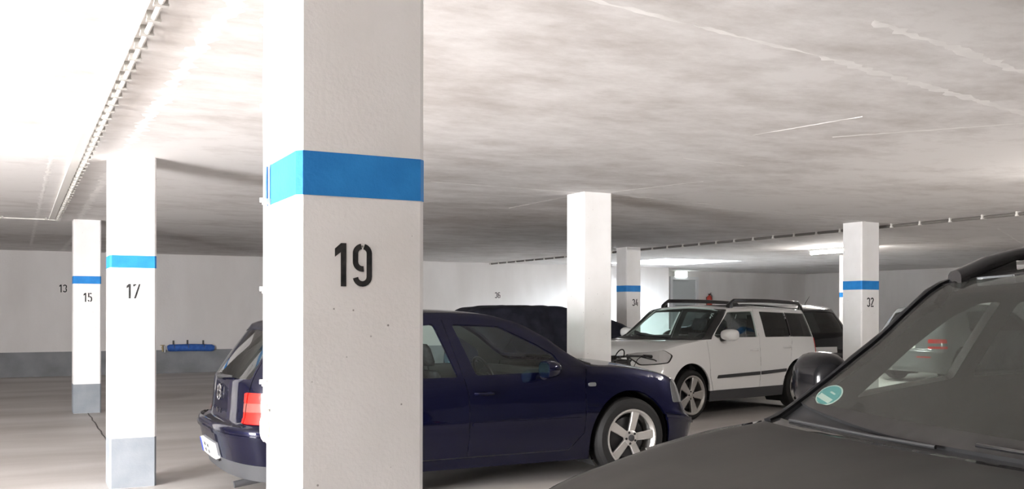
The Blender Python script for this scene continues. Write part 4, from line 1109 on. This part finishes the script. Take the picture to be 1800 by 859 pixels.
# sticker inside the windscreen on the passenger side, wipers
def on_top(hu, x, fr, off=0):
    q = [hu.inv([p], 'top')[0] for p in ((x, fr), (x - .02, fr), (x, fr - .02))]; A, B, C_ = hu.S([a for a, b in q], [b for a, b in q])
    sgn = lambda p: Vector((p[0] + hu.ox, -p[1], p[2]))
    A, B, C_ = sgn(A), sgn(B), sgn(C_); up = (B - A).normalized(); sd = (C_ - A); sd = (sd - up * sd.dot(up)).normalized(); nn = sd.cross(up)
    if nn.z < 0: nn = -nn; sd = -sd
    M = Matrix((sd, up, nn)).transposed().to_4x4(); M.translation = A + nn * off; return M
M = on_top(hu, 3.015, .865, -.007)
st = MB().prism([(.038 * math.cos(a), .038 * math.sin(a)) for a in np.linspace(0, 2 * math.pi, 33)[:-1]], .0008, M).build('windscreen_sticker', 'sticker_white', ob['windscreen'][0])
MB().prism([(.034 * math.cos(a), .034 * math.sin(a)) for a in np.linspace(0, 2 * math.pi, 33)[:-1]], .0014, M).build('sticker_disc', 'sticker_green', st)
MB().prism([(-.026, -.022), (.026, -.022), (.026, -.006), (-.026, -.006)], .002, M).prism([(-.006, .008), (.014, .008), (.014, .013), (-.006, .013)], .002, M).build('sticker_field', 'sticker_white', st)
MB().tube([on_top(hu, 3.13, .86, .004).translation, on_top(hu, 3.125, .55, .004).translation, on_top(hu, 3.12, .35, .004).translation], .005, 8).build('wiper', 'black_plastic', f_)
MB().tube([on_top(hu, 3.09, .26, .008).translation, on_top(hu, 3.09, .12, .008).translation], .005, 8).build('wiper_blade_end', 'gloss_black', f_)

# ------------------------------------------------------------------ cars further back
def back_car(name, label, sp, loc, rz, paint, glassm, lens, lens2):
    c = thing(name, label, 'car', loc, rz); hq = Hull(sp)
    lampq = wrap(hq, .50, .36, .66, .84)
    regs = [
        dict(name='front_door', view='side', pts=[(1.82, .74), (1.815, .27), (2.70, .27), (2.83, .40), (2.86, .98), (2.52, 1.28), (2.2, 1.40), (1.68, 1.42)], mat=paint, round=.03),
        dict(name='rear_door', view='side', pts=[(1.81, .74), (1.805, .27), (1.22, .27), (1.0, .62), (.98, .98), (1.02, 1.38), (1.67, 1.418)], mat=paint, round=.03),
        dict(name='door_window', view='side', pts=[(1.72, 1.38), (2.15, 1.36), (2.46, 1.22), (2.64, 1.04), (2.645, 1.0), (1.80, .99)], mat=glassm, kind='glass', off=-.006, parent='front_door', round=.025),
        dict(name='rear_door_window', view='side', pts=[(1.62, 1.38), (1.70, .99), (1.0, .985), (1.08, 1.355)], mat=glassm, kind='glass', off=-.006, parent='rear_door', round=.025),
        dict(name='rear_screen', view='rear', pts=[(0, 1.0), (.52, 1.0), (.47, 1.33), (.3, 1.35), (0, 1.36)], mat='glass_dark', kind='glass', center=True, off=-.004),
        dict(name='windscreen', view='top', pts=[(2.97, 0), (2.95, .5), (2.84, .94), (2.30, .94), (2.13, .6), (2.10, 0)], mat=glassm, kind='glass', center=True, off=-.004),
        dict(name='rear_bumper', view='uv', pts=[(0, .05), (CAP * .80, .06), (CAP * .80, .325), (CAP * .5, .335), (0, .335)], mat=paint, kind='trim', off=.02, center=True),
        dict(name='bumper_reflector', view='rear', pts=[(.34, .50), (.60, .50), (.60, .525), (.34, .525)], mat=lens, kind='trim', off=.028),
        dict(name='tail_lamp', view='uv', pts=lampq, mat=lens, kind='trim', off=.008, round=.02),
        dict(name='lamp_lens', view='uv', pts=sub(lampq, .35, .65), mat=lens2, kind='trim', off=.013, parent='tail_lamp'),
        dict(name='number_plate', view='rear', pts=[(0, .66), (.25, .66), (.25, .76), (0, .76)], mat='plate_white', kind='trim', off=.014, center=True),
        dict(name='front_arch', view='side', pts=arch(3.28, .335, .385), mat=paint, kind='hole'),
        dict(name='rear_arch', view='side', pts=arch(.80, .335, .375), mat=paint, kind='hole')]
    hu, ob = build_hull(sp, c, regs, [], paint, 'liner', .09)
    wheels(c, ('flared', 9), [(3.28 + hu.ox, .735), (3.28 + hu.ox, -.735), (.80 + hu.ox, .735), (.80 + hu.ox, -.735)], .33, .228, .19)
    wells(c, hu, (3.28 + hu.ox, .80 + hu.ox), .335, .392, .80)
    return c, hu
TALL = dict(GOLF)
TALL['zs'] = [(x, z + .11) for x, z in GOLF['zs']]; TALL['zr'] = [(x, z + .13) for x, z in GOLF['zr']]; TALL['zc'] = [(x, z + .145) for x, z in GOLF['zc']]
back_car('estate_car', 'grey car with red tail lamps seen through the window of the near dark estate', TALL, (15.0 + 2.05, 12.85, 0), 0, 'silver_paint', 'glass_dark', 'lens_red', 'lens_clear')
bc, hb = back_car('hatchback_car', 'black car parked between the white car and pillar 32', TALL, (12.12, 11.75 + 2.05, 0), R(90), 'black_paint', 'glass_dark', 'gloss_black', 'gloss_black')
MB().tube([(.75 + hb.ox, -.1, 1.46), (.62 + hb.ox, -.1, 1.62)], [.006, .003], 6).build('aerial', 'black_plastic', bc)

# ------------------------------------------------------------------ car under a dark cover
cv = thing('covered_car', 'car hidden under a dark cloth cover behind the dark blue hatchback', 'covered car', (5.85 + 2.0, 13.15, 0), 0)
CS = dict(GOLF); CS['L'] = 4.0
CS['zs'] = [(0, .98), (.5, 1.0), (2.4, .99), (2.85, 1.0), (3.2, .96), (3.6, .90), (4.1, .72)]
CS['zr'] = [(.05, 1.27), (.15, 1.34), (.5, 1.40), (1.1, 1.42), (1.5, 1.41), (1.8, 1.37), (2.2, 1.28), (2.55, 1.17), (2.78, 1.06), (2.95, 1.0), (3.3, .96), (3.6, .91), (4.1, .74)]
CS['zc'] = [(.05, 1.31), (.15, 1.38), (.5, 1.445), (1.1, 1.45), (1.5, 1.44), (1.8, 1.41), (2.2, 1.31), (2.55, 1.20), (2.78, 1.10), (2.95, 1.03), (3.3, .99), (3.6, .94), (4.1, .78)]
CS['zb'] = [(0, .06), (4.1, .06)]; CS['wb'] = [(0, .84), (4.1, .84)]
CS['xr'] = [-.02, .0, .02, .03, .05, .10, .18, .26]; CS['Rr'] = [.35, .35, .35, .33, .3, .25, .2, .2]
hc = Hull(CS)
uu = np.linspace(0, hc.UMAX, 150); vv = np.linspace(0, VK[-1], 70); TU, TV = np.meshgrid(uu, vv, indexing='ij')
PP = hc.S(TU.ravel(), TV.ravel()); PP[:, 0] += -2.0
from mathutils import noise as mnoise
for i in range(len(PP)):
    x, y, z = PP[i]; k = .035 * (1.15 - min(1, z / 1.5))
    dn = mnoise.noise(Vector((x * 3.1, z * 1.4, y * 3))) * (.02 + k) + mnoise.noise(Vector((x * 9, z * 3.0, y * 9))) * .012 + mnoise.noise(Vector((x * 2 + z * 5, 4.2, y * 4))) * .012
    PP[i, 1] = max(0, y + (dn if y > .02 else 0)); PP[i, 2] = max(.03, z + dn * .6); PP[i, 0] = x + dn * .5
nU, nV = len(uu), len(vv)
m = MB()
F_ = [(i * nV + j, (i + 1) * nV + j, (i + 1) * nV + j + 1, i * nV + j + 1) for i in range(nU - 1) for j in range(nV - 1)]
m.add(PP, F_); m.add(PP * np.array([1, -1, 1]), [f[::-1] for f in F_])
me = bpy.data.meshes.new('cover_cloth'); me.from_pydata(m.v, [], m.f)
bm = bmesh.new(); bm.from_mesh(me); bmesh.ops.remove_doubles(bm, verts=bm.verts, dist=1e-4); bmesh.ops.recalc_face_normals(bm, faces=bm.faces); bm.to_mesh(me); bm.free()
me.materials.append(MATS['cover_cloth']); me.shade_smooth(); link(me, 'cover_cloth', cv)
hem = [Vector((*(hc.S([u], [0.0])[0][:2]), 0)) for u in np.linspace(0, hc.UMAX, 40)]
hem = [(p.x - 2.0, p.y * 1.01, .035) for p in hem]; hem = hem + [(x, -y, z) for x, y, z in hem[::-1][1:-1]]
MB().tube(hem, .014, 6, True).build('elastic_hem', 'strap_dark', cv)

# ------------------------------------------------------------------ bicycle behind the bonnet of the hatchback
bk = thing('bicycle', 'dark bicycle with flat handlebar and brake cables beside the plain pillar', 'bicycle', (5.98, 9.05, 0), R(-90))
# local +x is the front of the bicycle (towards the camera), wheels 0.34 m radius
for x in (-.52, .52):
    Mw = Matrix.Translation((x, 0, .34)) @ Matrix.Rotation(R(90), 4, 'X')
    wo = MB().tube([(x + .325 * math.cos(a), 0, .34 + .325 * math.sin(a)) for a in np.linspace(0, 2 * math.pi, 49)[:-1]], .018, 8, True).build('bicycle_wheel', 'tyre', bk)
    MB().tube([(x + .30 * math.cos(a), 0, .34 + .30 * math.sin(a)) for a in np.linspace(0, 2 * math.pi, 49)[:-1]], .010, 6, True).build('rim', 'alloy', wo)
    sp_ = MB()
    for k in range(18): a = 2 * math.pi * k / 18; sp_.tube([(x, .02 * (-1) ** k, .34), (x + .3 * math.cos(a), 0, .34 + .3 * math.sin(a))], .0015, 4)
    sp_.lathe([(.02, -.04), (.02, .04)], 12, Mw).build('spokes', 'spoke_steel', wo)
BB, ST, HT, HB = (-.10, 0, .29), (-.27, 0, .76), (.30, 0, .80), (.345, 0, .68)
MB().tube([BB, ST], .016).tube([ST, HT], .016).tube([BB, HB], .018).tube([HT, HB], .02).tube([BB, (-.52, .04, .34)], .009).tube([BB, (-.52, -.04, .34)], .009).tube([ST, (-.52, .04, .34)], .008).tube([ST, (-.52, -.04, .34)], .008).build('frame', 'steel_tube', bk)
MB().tube([HB, (.37, .05, .64), (.52, .05, .34)], .012).tube([HB, (.37, -.05, .64), (.52, -.05, .34)], .012).build('fork', 'steel_tube', bk)
MB().tube([ST, (-.30, 0, .86)], .013).loft([ring_pts((-.43 + .27 * k / 6, 0, .885), (.075 - .055 * (k / 6) ** .7), .022, 'x', 14, 2.4) for k in range(7)]).build('saddle', 'black_plastic', bk)
hb_ = MB().tube([HT, (.285, 0, .855), (.34, 0, .875)], .016).tube([(.30, -.30, .86), (.335, -.12, .87), (.34, 0, .875), (.335, .12, .87), (.30, .30, .86)], .0125).build('handlebar', 'steel_tube', bk)
for sg in (1, -1):
    MB().tube([(.325, sg * .18, .868), (.30, sg * .305, .86)], .019).build('grip', 'rubber', hb_)
    MB().tube([(.335, sg * .14, .868), (.39, sg * .17, .855), (.40, sg * .27, .83), (.385, sg * .31, .815)], [.012, .011, .008, .008], 8).build('brake_lever', 'black_plastic', hb_)
    if sg < 0: path = [(.37 + .05 * math.sin(R(k)), -.17 - .055 * math.cos(R(k)) * (1 if k < 120 else 1), .868 + .085 * math.sin(R(k))) for k in range(180, -1, -15)] + [(.37, -.225, .80), (.36, -.15, .74), (.35, 0, .70)]
    else: path = [(.37, .13, .868), (.42, .10, .88), (.41, .04, .84), (.38, 0, .74)]
    MB().tube(path, .007 if sg < 0 else .0045, 6).build('brake_cable', 'rubber', hb_)
MB().lathe([(.085, -.004), (.085, .004)], 28, Matrix.Translation((-.10, -.05, .29)) @ Matrix.Rotation(R(90), 4, 'X')).tube([(-.10, -.06, .29), (-.02, -.07, .14), (-.02, -.13, .14)], .01, 6).tube([(-.10, .06, .29), (-.18, .07, .44), (-.18, .13, .44)], .01, 6).build('crankset', 'alloy_dark', bk)
